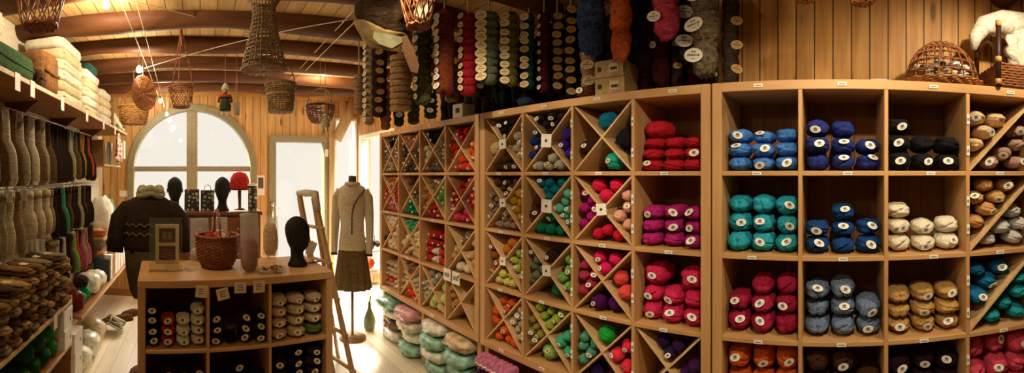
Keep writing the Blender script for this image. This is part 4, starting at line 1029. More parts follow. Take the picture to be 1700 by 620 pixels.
# hanging socks
SMAT = {'brown': wool('sock_brown', '#4a3420', '#6b5030', scale=1.5), 'cream': wool('sock_cream', '#bfae84', '#ddd0ac', scale=1.5), 'grey': wool('sock_grey', '#8d8262', '#b0a580', scale=1.5), 'dark': wool('sock_dark', '#20160f', '#33251a', scale=1.5),
        'ochre': wool('sock_ochre', '#9a6a24', '#c29040', scale=1.5), 'teal': wool('sock_teal', '#5a7a6c', '#86a492', scale=1.5), 'green': wool('sock_green', '#2c7a52', '#4aa274', scale=1.5), 'red': wool('sock_red', '#a02c22', '#cc4a38', scale=1.5),
        'pink': wool('sock_pink', '#a83c58', '#cf6a80', scale=1.5), 'lime': wool('sock_lime', '#6f9a3c', '#94bc5c', scale=1.5), 'taupe': wool('sock_taupe', '#7c6848', '#a08a62', scale=1.5)}
def sock_mesh(L, leg, foot, wdt, th, up):
    """a flat hanging sock in the x-z plane: leg down from the cuff, heel, foot pointing down and forward"""
    mb = MB(); pts = []; N = 26
    leg_z = -L*leg
    path = [(0, 0), (0, -.04*L/.44), (0, leg_z*.5), (.0, leg_z*.85), (.012, leg_z)]
    hx = .03
    path += [(.02, leg_z-.03), (.03, leg_z-.06), (.034, leg_z-.10), (.034, -L*.93), (.033, -L)]
    w = [wdt, wdt*1.02, wdt*1.0, wdt*.98, wdt*1.02, wdt*1.08, wdt*1.02, wdt*.92, wdt*.85, wdt*.5]
    vs = []; fs = []; n = 12
    for i, (x, z) in enumerate(path):
        a = Vector(path[min(i+1, len(path)-1)])-Vector(path[max(i-1, 0)]); a.normalize(); nx, nz = -a.y, a.x
        if nx < 0: nx, nz = -nx, -nz
        for k in range(n):
            t = 2*PI*k/n; u = math.cos(t); v = math.sin(t)
            u = math.copysign(abs(u)**.8, u); vs.append((x+nx*u*w[i]/2, v*th/2*(1.0 if i < len(path)-1 else .6), z+nz*u*w[i]/2))
    for i in range(len(path)-1):
        for k in range(n): fs.append((i*n+k, i*n+(k+1) % n, (i+1)*n+(k+1) % n, (i+1)*n+k))
    fs.append(tuple(range(n))); fs.append(tuple((len(path)-1)*n+k for k in range(n))[::-1])
    mb.add(vs, fs); return mb
_sk = {}
def sock(label, x, y, z, L, mat, wdt=.085, th=.024, tagm=PAPER, ry=0, group=None, cuff=None, rz=0):
    key = (round(L, 3), mat.name, wdt, th)
    if key not in _sk: _sk[key] = sock_mesh(L, .5, .3, wdt, th, 0).mesh('sock', mat)
    t = thing('hanging_sock', label, 'sock', (x, y, z), rz, group)
    o = bpy.data.objects.new('knit', _sk[key]); COL.objects.link(o); o.parent = t; o.rotation_euler = (0, ry, 0)
    mb = MB(); c = (cuff or mat); mb.tube([(0, 0, .004), (0, 0, -.045)], [wdt*.52, wdt*.53], 12, flat=th/wdt*1.12); mb.build('cuff', c, t)
    if tagm: mb = MB(); mb.box((-.03, -th/2-.004, -.055), (.03, -th/2-.002, .012)); mb.box((-.03, -th/2-.004, .01), (.03, th/2+.004, .012)); mb.build('paper_tag', tagm, t, False)
    mb = MB(); mb.tube([(0, 0, .03), (.0, 0, .0)], .002, 5); mb.tube([(0, 0, .03), (.012, 0, .036), (.014, 0, .028)], .002, 5); mb.build('hook', STEEL, t); return t
def rod(label, y, z, x1, n=1):
    t = thing('sock_rail', label, 'rail', (XL+.002, y, z)); mb = MB(); mb.tube([(0, 0, 0), (x1-XL, 0, 0), (x1-XL+.0, 0, .02)], .005, 8); mb.build('rod', STEEL, t)
    mb = MB(); mb.box((0, -.02, -.03), (.006, .02, .03)); mb.build('wall_plate', STEEL, t, False)
def rail(label, y0, y1, z, x):
    t = thing('sock_rail', label, 'rail', (x, y0, z)); mb = MB(); mb.tube([(0, 0, 0), (0, y1-y0, 0)], .006, 8); mb.build('rod', STEEL, t)
    for q in (0.05, .5, .95):
        mb = MB(); mb.tube([(0, (y1-y0)*q, 0), (XL-x+.002, (y1-y0)*q, .0)], .005, 6); mb.build('wall_arm', STEEL, t)
XS1 = -1.10
rail('upper steel sock rail running under the high shelf', 1.75, 4.0, 1.985, XS1)
rail('middle steel sock rail behind the cream mittens', 1.75, 4.0, 1.505, XS1)
rail('lowest steel sock rail above the folded sock piles', 2.76, 4.0, 1.108, XS1)
row1 = [('grey', 1), ('brown', 0), ('cream', 1), ('brown', 0), ('grey', 1), ('brown', 0), ('cream', 1), ('brown', 0), ('grey', 1), ('brown', 0)]
for i, (cl, f) in enumerate(row1):
    sock(f'{["striped brown","pale-edged"][f]} long sock, upper rail, {ORD[i]} from the room end', XS1, 1.86+.092*i, 1.957, .44, SMAT[cl], .112, .03, PAPER if f else None, ry=-.06+R.uniform(-.05, .05), group='long socks on the upper rail', cuff=SMAT['cream'] if f else None, rz=R.uniform(-.25, .1))
row1b = ['dark', 'dark', 'dark', 'dark', 'dark', 'grey', 'teal', 'brown', 'dark', 'ochre', 'ochre', 'dark', 'red', 'dark']
for i, cl in enumerate(row1b):
    sock(f'{cl} sock in the darker half of the upper rail, {ORD[i] if i < 12 else ["thirteenth", "fourteenth"][i-12]} along', XS1, 2.8+.08*i, 1.957, .41+R.uniform(-.02, .03), SMAT[cl], .09, .028, PAPER if cl in ('grey', 'teal', 'ochre') else None, ry=R.uniform(-.08, .06), group='dark socks on the upper rail', rz=R.uniform(-.3, .1))
row2 = [('grey', .39), ('taupe', .39), ('grey', .39), ('cream', .4), ('taupe', .4)]
for i, (cl, L) in enumerate(row2):
    sock(f'{cl} thin long sock, middle rail, {ORD[i]} from the room end', XS1, 1.86+.1*i, 1.477, L, SMAT[cl], .075, .026, PAPER if i % 2 else None, ry=R.uniform(-.05, .1), group='thin socks on the middle rail', rz=R.uniform(-.3, .1))
for i in range(6):
    sock(f'cream broad short sock, middle rail, {ORD[i]} from the room end', XS1, 2.38+.075*i, 1.477, .31, SMAT['cream' if i % 2 == 0 else 'taupe'], .13, .034, PAPER, ry=R.uniform(-.05, .05), group='cream short socks on the middle rail', rz=R.uniform(-.3, 0))
row2b = ['dark', 'dark', 'green', 'dark', 'brown', 'dark', 'dark', 'grey', 'dark', 'brown', 'dark', 'dark']
for i, cl in enumerate(row2b):
    sock(f'{cl} sock on the middle rail beyond the cream ones, {ORD[i]} along', XS1, 2.87+.087*i, 1.477, .36+R.uniform(-.02, .02), SMAT[cl], .09, .028, PAPER if cl in ('green', 'grey') else None, ry=R.uniform(-.08, .06), group='dark socks on the middle rail', rz=R.uniform(-.3, .1))
row3 = ['taupe', 'cream', 'dark', 'cream', 'dark', 'dark', 'brown', 'lime', 'red', 'dark', 'pink', 'lime', 'pink', 'dark', 'dark', 'brown']
for i, cl in enumerate(row3):
    sock(f'{cl} sock on the lowest rail, {ORD[i] if i < 12 else ["thirteenth", "fourteenth", "fifteenth", "sixteenth"][i-12]} from the room end', XS1, 2.84+.072*i, 1.08, .34+R.uniform(-.03, .03), SMAT[cl], .085, .028, PAPER if cl in ('lime', 'pink') else None, ry=R.uniform(-.08, .06), group='socks on the lowest rail', rz=R.uniform(-.3, .1))

# folded socks
FM = [wool('fold_umber', '#5f4122', '#8a6438', scale=1.5), wool('fold_tan', '#8a683c', '#b8945c', scale=1.5), wool('fold_dark', '#33220f', '#51381e', scale=1.5), wool('fold_grey', '#6e5f42', '#94845e', scale=1.5)]
def fold_mesh(seed):
    mb = MB()
    def half(z, s): mb.blob((0, 0, z), (.25, .098, .026), 22, 10, amp=.12, freq=2.6, seed=seed+s, p=2.8, fn=lambda u: 1+.05*math.sin(7*u.x+seed))
    half(.0145, 0); half(.0355, 3)
    mb.tube([(.105, -.034, .0245), (.12, -.025, .0245), (.125, 0, .0245), (.12, .025, .0245), (.105, .034, .0245)], .01, 8)
    return mb
_fm = {}
FT = thing
def folded(label, x, y, z, k, m, rz, group, tagged):
    key = (k, m.name)
    if key not in _fm: _fm[key] = fold_mesh(k).mesh('folded_socks', m)
    o = bpy.data.objects.new('folded_sock_pair', _fm[key]); COL.objects.link(o); o.location = (x, y, z); o.rotation_euler = (0, 0, rz); tag(o, label, 'socks', group)
    if tagged:
        mb = MB(); mb.box((-.02, -.05, .047), (.03, .0, .0485)); mb.box((-.012, -.0515, .006), (.012, -.0495, .048)); mb.build('paper_band', CREAMP, o, False)
stacks = [(1.74, 5, -1.02), (1.86, 6, -1.025), (1.98, 6, -1.02), (2.1, 7, -1.03), (2.22, 7, -1.025), (2.34, 7, -1.02), (2.46, 7, -1.03), (2.58, 7, -1.02), (2.69, 6, -1.025)]
for i, (y, n, x) in enumerate(stacks):
    for j in range(n):
        folded(f'folded brown sock pair, {ORD[i]} pile from the room end, {ORD[j]} from the bottom', x+R.uniform(-.015, .012), y, .703+j*.0505, R.randrange(5), R.choice(FM[:3] if j % 3 else FM), R.uniform(-.08, .08), 'folded sock pairs on the wall shelf', R.random() < .3)
back = [(2.02, 5), (2.2, 6), (2.38, 7), (2.56, 5)]
# under the sock shelf: boxes, yarn, bags
def carton(label, x, y, z, w, d, h, m=None):
    t = thing('shoe_box', label, 'box', (x, y, z+.0005), R.uniform(-.03, .03))
    mb = MB(); mb.box((-d/2, -w/2, 0), (d/2, w/2, h*.97), c=.001); mb.build('box_body', m or PAPER, t, False)
    mb = MB(); mb.box((-d/2-.002, -w/2-.002, h*.74), (d/2+.002, w/2+.002, h), c=.001); mb.build('lid', m or PAPER, t, False)
    for s, (px_, py_, ax) in enumerate(((d/2+.002, w*.22, 'X'),)):
        mb = MB(); mb.add([(px_+.0006, py_+.011*math.cos(2*PI*k/14), h*.42+.016*math.sin(2*PI*k/14)) for k in range(14)], [tuple(range(14))]); mb.build('finger_hole', INK, t, False)
    mb = MB(); mb.add([(.03*math.cos(2*PI*k/14)*.5, -w/2-.0028, h*.42+.016*math.sin(2*PI*k/14)) for k in range(14)], [tuple(range(14))]); mb.build('finger_hole', INK, t, False)
    return t
for i in range(2): carton(['white carton with finger hole on the low shelf end', 'white carton stacked on another at low shelf end'][i], -1.0, 2.64, .401+i*.131, .17, .22, .13)
for i in range(3): carton(['white carton standing on the floor under the far shelf', 'white carton, middle of three stacked by the shelf upright', 'white carton on top of three by the shelf upright'][i], -.99, 2.88, i*.143, .19, .2, .14)
GY = [('bottle-green', '#1f4a1c'), ('leaf-green', '#2f7a28')]
for i, (x, y, z, d, c) in enumerate(((-1.0, 2.16, .402, .12, 0), (-1.0, 2.3, .402, .13, 0), (-1.0, 2.45, .402, .12, 1), (-1.0, 2.23, .515, .12, 0), (-1.0, 2.38, .52, .115, 1), (-1.0, 2.0, .402, .13, 0), (-1.0, 2.07, .52, .115, 0))):
    yarn('mohair_ball', f'{GY[c][0]} yarn ball on the low shelf under sock piles, {ORD[i]} of the heap', Wm(*GY[c]), (x+.02, y, z+d/2), (.16, d, d*.95), 7+i % 7, LABC if i % 2 else None, (-.1, .2), group='green yarn balls under the sock shelf', rot=(0, 0, PI+.5))
yarn('mohair_ball', 'tomato-red yarn ball beside the cartons on the low shelf', Wm('tomato red', '#a8301c'), (-.99, 2.533, .402+.05), (.12, .036, .1), 8, None)
t = thing('yarn_bag', 'white and green yarn bag on the floor under the low shelf', 'bag', (-1.0, 2.12, .002)); mb = MB(); mb.blob((0, 0, .15), (.3, .4, .3), 24, 14, amp=.1, freq=3, seed=4, p=3); mb.build('film', plain('milky_bag', '#b9bda0', .3, vary=.2, nscale=12), t); mb = MB(); mb.tube([(0, .0, .28), (.02, .02, .33), (.05, .0, .35)], .025, 8); mb.build('knotted_neck', plain('milky_bag', '#b9bda0'), t)
# the far shelf
def bagblob(label, x, y, z, d, m, seed, name='wool_bag', amp=.14, p=2.6, lab=None, group=None):
    t = thing(name, label, 'bag', (x, y, z+.001), 0, group)
    mb = MB(); mb.blob((0, 0, d[2]*.5), (d[0]*.94, d[1]*.94, d[2]*.94), 22, 14, amp=amp, freq=3.4, seed=seed, p=p); mb.build('film', m, t)
    mb = MB(); mb.tube([(-d[0]*.3, d[1]*.3, d[2]*.86), (0, 0, d[2]*.93), (d[0]*.3, -d[1]*.3, d[2]*.86)], .004, 5); mb.build('seam', m, t)
    return t
FWH = plain('white_film', '#d6d2ba', .25, vary=.2, nscale=16, bumpy=.5, spec=.6); FGN = plain('sea_green_film', '#7fa893', .25, vary=.35, nscale=14, bumpy=.5, spec=.6); FPK = plain('pink_film', '#cf9a98', .25, vary=.25, nscale=16, bumpy=.5, spec=.6); FCR = plain('beige_film', '#b9a67c', .3, vary=.3, nscale=14, bumpy=.5, spec=.6); FBR = plain('brown_film', '#5b3a22', .3, vary=.3, nscale=14, bumpy=.5, spec=.6)
bagblob('wine-red wrapped roll on the far low shelf beside cartons', -.99, 3.06, .501, (.2, .1, .17), plain('wine_film', '#6a2018', .3), 1)
for i, (y, z, c) in enumerate(((3.22, .502, 1), (3.36, .502, 1), (3.29, .62, 0))):
    yarn('mohair_ball', f'{["dark-brown","glossy-green"][c]} yarn ball on the far low shelf, {["nearer lower","farther lower","upper"][i]} one', Wm(['seal brown', 'glossy green'][c], ['#33241a', '#2f8a4c'][c]), (-1.0, y, z+.06), (.14, .125, .115), 7+i, LABW, (-.1, .1), rot=(0, 0, PI+.4))
bagblob('white crumpled wool bag on the far low shelf', -1.01, 3.56, .501, (.26, .22, .19), FWH, 5)
bagblob('small white wool bag behind the crumpled one on far shelf', -1.01, 3.8, .501, (.24, .2, .16), FWH, 6)
for i, (y, w, h, c) in enumerate(((4.02, .06, .22, 0), (4.11, .07, .25, 1), (4.22, .1, .23, 2), (4.35, .12, .26, 3), (4.5, .12, .24, 3), (4.66, .12, .26, 3), (4.82, .12, .24, 3))):
    m = [plain('bottle_dark_green', '#22342a', .3), PAPER, plain('card_box_tan', '#a87c48', .7), PAPER][c]
    nm = ['dark green slim carton', 'white slim carton', 'tan storage carton', 'white storage carton'][c]
    t = thing('storage_carton', f'{nm} at {ORD[i]} place along the far low shelf end', 'box', (-1.02, y, .501)); mb = MB(); mb.box((-.11, -w/2, 0), (.11, w/2, h), c=.002); mb.build('box_body', m, t, False)
    mb = MB(); mb.box((-.112, -w/2-.001, h*.8), (.112, w/2+.001, h+.002), c=.001); mb.build('lid', m, t, False)
t = thing('round_plaque', 'round tan wooden plaque leaning behind the pink socks', 'plaque', (-1.17, 3.97, .66), 0); mb = MB(); mb.lathe([(.0, -.006), (.1, -.006), (.1, .006), (0, .006)], 28, M=Matrix.Rotation(PI/2, 4, 'X')); mb.build('disc', wood('plaque_wood', '#7a5a30', '#9c7a48', 'X'), t, 'auto'); mb = MB(); mb.tube([(0, 0, .1), (0, 0, .24)], .003, 5); mb.build('cord', CORD, t)
# shelves s1..s3
for i in range(5):
    w = R.uniform(.05, .08); t = thing('cream_book', f'{["tan","cream","white","cream","white"][i]} upright book, {ORD[i]} along the short high shelf', 'book', (-1.14, 4.3+.1*i, 1.701)); h = R.uniform(.24, .29); m = [plain('book_tan', '#8d6a3c'), CREAMP, PAPER, CREAMP, PAPER][i]
    mb = MB(); mb.box((-.1, -w/2, 0), (.1, -w/2+.004, h)); mb.box((-.1, w/2-.004, 0), (.1, w/2, h)); mb.box((.097, -w/2, 0), (.1, w/2, h)); mb.build('cover', m, t, False)
    mb = MB(); mb.box((-.097, -w/2+.004, .003), (.097, w/2-.004, h-.004)); mb.build('pages', PAPER, t, False)
t = thing('hanging_cloth', 'pink and white checked cloth hanging from the high shelf end', 'cloth', (-.93, 4.55, 2.07)); 
mb = MB(); vs = []; fs = []
for i in range(13):
    for j in range(9):
        z = -.36*i/12*(1-.25*abs(j-4)/4*(1 if i > 6 else 0)); q = (j-4)/4; vs.append((.02*math.sin(j*1.9+i*.2)*(.4+i/12), q*(.05+.11*min(1, i/6)), z))
for i in range(12):
    for j in range(8): fs.append((i*9+j, i*9+j+1, (i+1)*9+j+1, (i+1)*9+j))
mb.add(vs, fs); o = mb.build('cloth', dots_mat('pink_check', '#e3d2c4', '#b85a60', 18), t); sm = o.modifiers.new('thick', 'SOLIDIFY'); sm.thickness = .004
mb = MB(); mb.tube([(0, 0, 0), (0.004, 0, .028)], .003, 5); mb.build('peg', WICK_L, t)
for i in range(3):
    t = thing('hanging_packet', f'white paper packet hanging by the pink cloth, {["nearest room","middle","nearest window"][i]}', 'packet', (-.96+.02*i, 4.66+.09*i, 1.72+.03*i)); mb = MB(); mb.box((-.012, -.035, 0), (.012, .035, .22), c=.004); mb.build('packet_body', PAPER, t, False); mb = MB(); mb.tube([(0, 0, .22), (0, 0, .35)], .002, 5); mb.build('string', CORD, t)
t = thing('white_cloth', 'white rumpled cloth with green edge piled on short shelf', 'cloth', (-1.12, 4.5, .931)); mb = MB(); mb.blob((0, 0, .2), (.26, .36, .4), 26, 18, amp=.22, freq=3, seed=9, p=2.6); mb.build('cloth', plain('white_cloth', '#dcd8c4', .85, vary=.06), t); mb = MB(); mb.tube([(.1, .15, .05), (.12, .18, .2), (.08, .17, .36)], .018, 6); mb.build('green_edge', plain('sea_green_cloth', '#86b59c', .85), t)
t = thing('orange_basket', 'small orange wicker basket on the short shelf by coat', 'basket', (-1.07, 4.16, .932)); basket_mesh([(.06, .004), (.08, .03), (.085, .065)], 18, 7, .0045).build('woven_body', wood('orange_wicker', '#9a4e1c', '#c4763a', 'X'), t); mb = MB(); mb.blob((0, 0, .06), (.13, .13, .05), 16, 10, amp=.2, seed=3); mb.build('dried_petals', plain('petal_mix', '#a8804c', .9, vary=.3, nscale=40), t)
for i in range(2):
    t = thing('dark_tray', f'{["round grey-green bowl", "dark flat tray"][i]} on the lower short shelf by the coat', 'bowl', (-1.13, 4.2+.45*i, .781)); mb = MB(); mb.lathe([(.0, 0), (.09, .0), (.13, .05), (.15, .11), (.14, .11), (.12, .05), (.08, .012), (0, .01)], 24, sx=.95); mb.build('bowl_body', [plain('grey_green_bowl', '#6d6a4c', .5), plain('dark_tray', '#33261a', .5)][i], t)
    mb = MB(); mb.tube(circle(.147, 24, .11), .006, 6, True); mb.build('rim', plain('bowl_rim', '#8a7c58', .5), t)
# on the floor below the far shelf
bagblob('white wool bag on the floor under the far shelf, nearest cartons', -1.0, 3.14, 0, (.3, .22, .2), FWH, 11)
bagblob('white wool bag on floor under the far shelf, second from cartons', -1.0, 3.4, 0, (.3, .24, .22), FWH, 12)
bagblob('cream wool bag on floor under the far shelf, third from cartons', -1.02, 3.68, 0, (.3, .26, .24), FCR, 13)
t = thing('striped_bundle', 'bundle of striped grey cloth strips on the floor near the coat', 'bundle', (-.88, 3.98, .001))
mb = MB()
for i in range(14): mb.tube([(-.16, -.1+.016*i, .03+R.uniform(0, .02)), (-.02, -.1+.016*i, .13+R.uniform(-.02, .03)), (.12, -.1+.016*i, .05+R.uniform(0, .04))], .013, 6, False, i % 2)
mb.build('cloth_strips', [plain('strip_pale', '#b6ab88', .9), plain('strip_dark', '#5f5640', .9)], t)
mb = MB(); mb.tube([(0, -.115, .12), (.0, 0, .16), (0, .13, .12)], .006, 6); mb.build('tie', CORD, t)
for i in range(2):
    t = thing('brown_shoe', ['brown felt slipper lying on floor beyond the striped bundle', 'brown felt slipper lying closest to the window wall'][i], 'slipper', (-.84+.06*i, 4.3+.16*i, .001), .4+.3*i)
    mb = MB(); lay(mb, [(0.0, .125, .045, 0, 0), (.012, .13, .05, 0, 0), (.03, .125, .048, .0, 0), (.055, .1, .04, .01, 0), (.065, .05, .028, .03, 0)]); mb.build('upper', WR('slipper brown', '#4a3018'), t); mb = MB(); mb.lathe([(.0, 0), (.05, 0), (.05, .006), (0, .006)], 20, sx=2.6); mb.build('sole', BLACK, t)
# ------------------------------------------------------------------ skeins of wool hanging from the ceiling
OVAL = {}
def oval_big(w, h, paper, key):
    if key in OVAL: return OVAL[key]
    n = 22; mb = MB()
    mb.add([(-.0015, w*math.cos(2*PI*i/n), h*math.sin(2*PI*i/n)) for i in range(n)] + [(.0015, w*math.cos(2*PI*i/n), h*math.sin(2*PI*i/n)) for i in range(n)],
           [tuple(range(n))[::-1], tuple(range(n, 2*n))] + [(i, (i+1) % n, n+(i+1) % n, n+i) for i in range(n)])
    for y in (-.22, .22):     # two small sheep-like marks over a line of lettering
        mb.add([(-.0019, y*w*.6+.11*w*math.cos(2*PI*i/8), h*.48+.12*h*math.sin(2*PI*i/8)) for i in range(8)], [tuple(range(8))[::-1]], 1)
    for k in range(8):
        y = (-.62+k*.165)*w; mb.box((-.0019, y, -.14*h), (-.0015, y+.10*w, .12*h*(1 if k % 3 else 1.3)), 1)
    for k in range(4):
        y = (-.22+k*.12)*w; mb.box((-.0019, y, -.55*h), (-.0015, y+.07*w, -.42*h), 1)
    OVAL[key] = mb.mesh('oval_label', [paper, INK], False); return OVAL[key]
LBW = plain('label_white', '#e6dec6', .6, vary=.02); LBT = plain('label_cream', '#d6bd86', .6, vary=.03); LBB = plain('label_tan', '#b08a4c', .6, vary=.03)
def skein_column(label, px, yt, yb, wpx, r, mat, n, lab='L', paper=LBW, lw=.032, style='lump', cord=True, group='hanging skein columns', every=1, twist=.0, lsz=1.0):
    """a hanging column of stacked skeins; (px, yt..yb) gives its place and length, r its distance"""
    a = az(px); top = at_r(px, yt, r); bot = at_r(px, yb, r); top.z = min(top.z, ZC-.13)
    H = top.z-bot.z; W = wpx/F*r
    t = thing('hanging_skein', label, 'yarn skein', (top.x, top.y, top.z), -a, group)     # local -y faces the room centre
    mb = MB(); h = H/n
    for i in range(n):
        z = -h*(i+.5); dx = R.uniform(-.05, .05)*W*.5; s = 1 if i < n-1 else .92
        if style == 'lump':
            mb.blob((dx, 0, z), (W*s, W*.9*s, h*1.4), 20, 12, amp=.22, freq=3.2, seed=px+i, p=2.3, fn=lambda u: 1+.02*math.sin(18*u.z+9*u.x))
        elif style == 'coil':
            for q in range(2): mb.tube([(W*.39*math.cos(2*PI*k/22), W*.36*math.sin(2*PI*k/22), z+h*.13*(1 if q else -1)+.1*h*math.sin(2*PI*k/22)) for k in range(22)], h*.34, 7, True)
        elif style == 'braid':
            for q in range(3):
                pts = []
                for k in range(9):
                    ph = 2*PI*q/3+k*.55; pts.append((dx+W*.26*math.cos(ph), W*.24*math.sin(ph), z+h*.62-h*1.24*k/8))
                mb.tube(pts, W*.27, 9)
        elif style == 'fluff':
            mb.blob((dx, 0, z), (W*s, W*.9*s, h*1.35), 40, 26, amp=.24, freq=6.5, seed=px+i, p=2.4, fn=lambda u: 1+.07*math.sin(26*u.x+17*u.z)*math.sin(23*u.y+11*u.z))
    mb.build('skeins', mat, t)
    if lab:
        m = oval_big(lw*lsz, lw*.68*lsz, paper, (round(lw*lsz, 4), paper.name))
        for i in range(0, n, every):
            z = -h*(i+.5)+R.uniform(-.008, .008); sg = -1 if lab == 'L' else 1 if lab == 'R' else R.uniform(-.25, .25)
            if lab in 'LR': x, y, ang = sg*W*.42, -W*.36, sg*(R.uniform(.15, .45) if lw > .027 else R.uniform(.8, 1.15))
            else: x, y, ang = sg*W*.4, -W*.5, sg*.8
            l = bpy.data.objects.new('paper_label', m); COL.objects.link(l); l.parent = t
            l.location = (x, y-.004, z); l.rotation_euler = (R.uniform(-.25, .25), R.uniform(-.2, .2), PI/2+ang)
    if cord:
        mb = MB(); mb.tube([(0, 0, -.02), (0, 0, ZC-.02-top.z if top.z < ZC-.1 else .09)], .005, 6); mb.build('cord', CORD, t)
    return t
OLV = wool('skein_olive', '#3a3a1c', '#5a5a30'); DGR = wool('skein_dark_green', '#1c2a18', '#33472a'); RBR = wool('skein_red_brown', '#5a2414', '#803c22'); CRED = wool('skein_red', '#7a1018', '#a32028'); GGR = wool('skein_grey_green', '#4c5040', '#6e7458')
OLG = wool('skein_olive_green', '#4a4a1e', '#6c6a34'); DTL = wool('skein_deep_teal', '#10302a', '#1f4c44'); BUR = wool('skein_burgundy', '#3a0d12', '#581a20'); DBR = wool('skein_dark_brown', '#241610', '#3a261a'); BKS = wool('skein_black', '#100d0e', '#201b1c')
NVY = wool('skein_navy_fluff', '#1c2640', '#3c4c70', scale=.8); ORG = wool('skein_orange', '#a8421a', '#d06a34'); BEI = wool('skein_beige', '#9c7a4c', '#c4a070'); PNK = wool('skein_pink_red', '#b02444', '#dc5570'); MRL = wool('skein_marl', '#3c3022', '#8c7a5c', vary=.5); TANC = wool('skein_tan', '#9a7446', '#cba472')
MUL = wool('skein_mixed', '#a0724c', '#b9966a', vary=.35); DNB = wool('skein_navy_brown', '#201a20', '#38303a'); GRB = wool('skein_grey_brown', '#6a553a', '#94805c')
K = skein_column
K('slim skein string in beige, pink and green nearest the window wall', 596, 125, 190, 17, 2.93, MUL, 9, None, style='lump')
K('slim pale skein string edged white beside the beige-pink one', 613, 62, 206, 19, 2.75, wool('skein_pale', '#a88a5c', '#cfb587'), 13, 'L', LBW, .022)
K('dark skein string wrapped with tan paper bands', 630, 84, 192, 26, 2.66, DBR, 7, 'F', LBB, .026, lsz=1.0)
K('thick coil of tan rope-like wool rings', 665, 92, 186, 38, 2.5, TANC, 9, None, style='coil')
K('dark olive skein string edged with white labels', 702, 30, 172, 30, 2.42, OLV, 9, 'L', LBW, .026)
K('wide red-brown braided skein column with white labels at one edge', 738, 0, 150, 32, 2.38, RBR, 10, 'L', LBW, .026, style='braid')
K('plain red skein column with tan labels along its side', 777, 0, 157, 30, 2.38, CRED, 10, 'L', LBT, .024)
K('grey-green skein column with big cream labels', 812, 0, 138, 32, 2.36, GGR, 9, 'L', LBT, .036)
K('olive green skein column with labels at its window edge', 848, 0, 141, 24, 2.36, OLG, 9, 'L', LBT, .03)
K('deep teal skein column between olive and burgundy columns', 878, 0, 146, 18, 2.38, DTL, 9, 'L', LBT, .028)
K('burgundy skein column with a narrow line of white tags', 903, 0, 152, 20, 2.38, BUR, 9, 'L', LBW, .018)
K('dark brown skein column with round tan labels', 925, 0, 150, 17, 2.38, DBR, 9, 'F', LBB, .028)
K('black skein column with tan labels beside the beige skeins', 947, 0, 160, 19, 2.28, BKS, 9, 'F', LBB, .028)
K('short beige skein string with three big labels', 977, 58, 146, 28, 2.25, BEI, 4, 'F', LBT, .038)
K('large fluffy navy hank hanging in front of the cartons', 982, -40, 84, 46, 1.95, NVY, 3, None, style='fluff')
K('orange hank hanging beside the fluffy navy hank', 1031, -40, 93, 36, 1.92, ORG, 3, None, every=3)
K('black hank hanging between orange and pink hanks', 1064, -30, 108, 24, 2.05, BKS, 4, None)
K('pink-red hank hanging high with white side labels', 1106, -45, 56, 48, 1.9, PNK, 2, 'L', LBW, .034)
K('dark burgundy hank hanging low just above the bookcase', 1097, 60, 136, 32, 2.1, wool('skein_wine', '#300a10', '#4c141c'), 2, 'L', LBW, .026, every=2)
K('dark navy-brown hank with one large white label', 1138, 0, 96, 26, 2.0, DNB, 2, 'F', LBW, .045)
K('variegated grey-brown marl hank with big oval labels', 1171, -30, 120, 46, 1.9, MRL, 3, 'L', LBW, .047, style='fluff')
K('dark mixed hank column beside the bare pine boards', 1212, -20, 138, 26, 1.93, wool('skein_dark_mix', '#201812', '#43352a', vary=.4), 4, 'R', LBB, .03)
# a second row behind
for i, (px, yt, yb, w, m, nm) in enumerate(((640, 150, 214, 22, wool('skein_salmon', '#8a4a34', '#b06c50'), 'salmon'), (662, 140, 208, 24, DGR, 'dark green'), (686, 150, 205, 26, OLG, 'olive'), (715, 150, 196, 28, DGR, 'dark green'), (748, 110, 168, 28, GRB, 'grey-brown'), (795, 110, 160, 30, DBR, 'brown'),
        (832, 110, 172, 30, DGR, 'bottle green'), (866, 60, 170, 34, DBR, 'dark brown'), (914, 40, 162, 30, BKS, 'black'), (938, 0, 165, 26, DBR, 'umber'), (962, 0, 160, 26, BKS, 'black'), (1125, 30, 140, 28, DBR, 'umber'), (1152, 60, 138, 24, wool('skein_wine', '#300a10'), 'wine'), (1183, 80, 138, 26, DNB, 'navy-brown'), (1217, 0, 139, 26, DBR, 'umber'))):
    rr = min(2.8, 1.95/math.sin(az(px)))
    K(f'{nm} skein column hanging in the rear row, {ORD[i] if i < 12 else ["thirteenth", "fourteenth", "fifteenth", "sixteenth", "seventeenth", "eighteenth"][i-12]} from the window', px, yt, yb, w*.8, rr, m, 6, 'F' if i % 2 else None, LBB if i > 6 else LBW, .024, group='rear row of hanging skeins', every=2)

DKS = [DBR, BKS, BUR, wool('skein_dark_moss', '#1c2014', '#2e3420'), DNB]
for i in range(21):
    y = 2.95-.113*i; px = AX0+F*math.atan2(2.06, y)
    z0 = 2.03+R.uniform(0, .05); r = math.hypot(2.06, y); yb = 290-(z0-EYE)*F/r
    K(f'dark unlabelled skein column against the boards, {(ORD+["thirteenth", "fourteenth", "fifteenth", "sixteenth", "seventeenth", "eighteenth", "nineteenth", "twentieth", "twenty-first"])[i]} from the window', px, -60, yb, .095*F/r, r, DKS[i % 5], 5, None, group='dark skeins against the board wall')
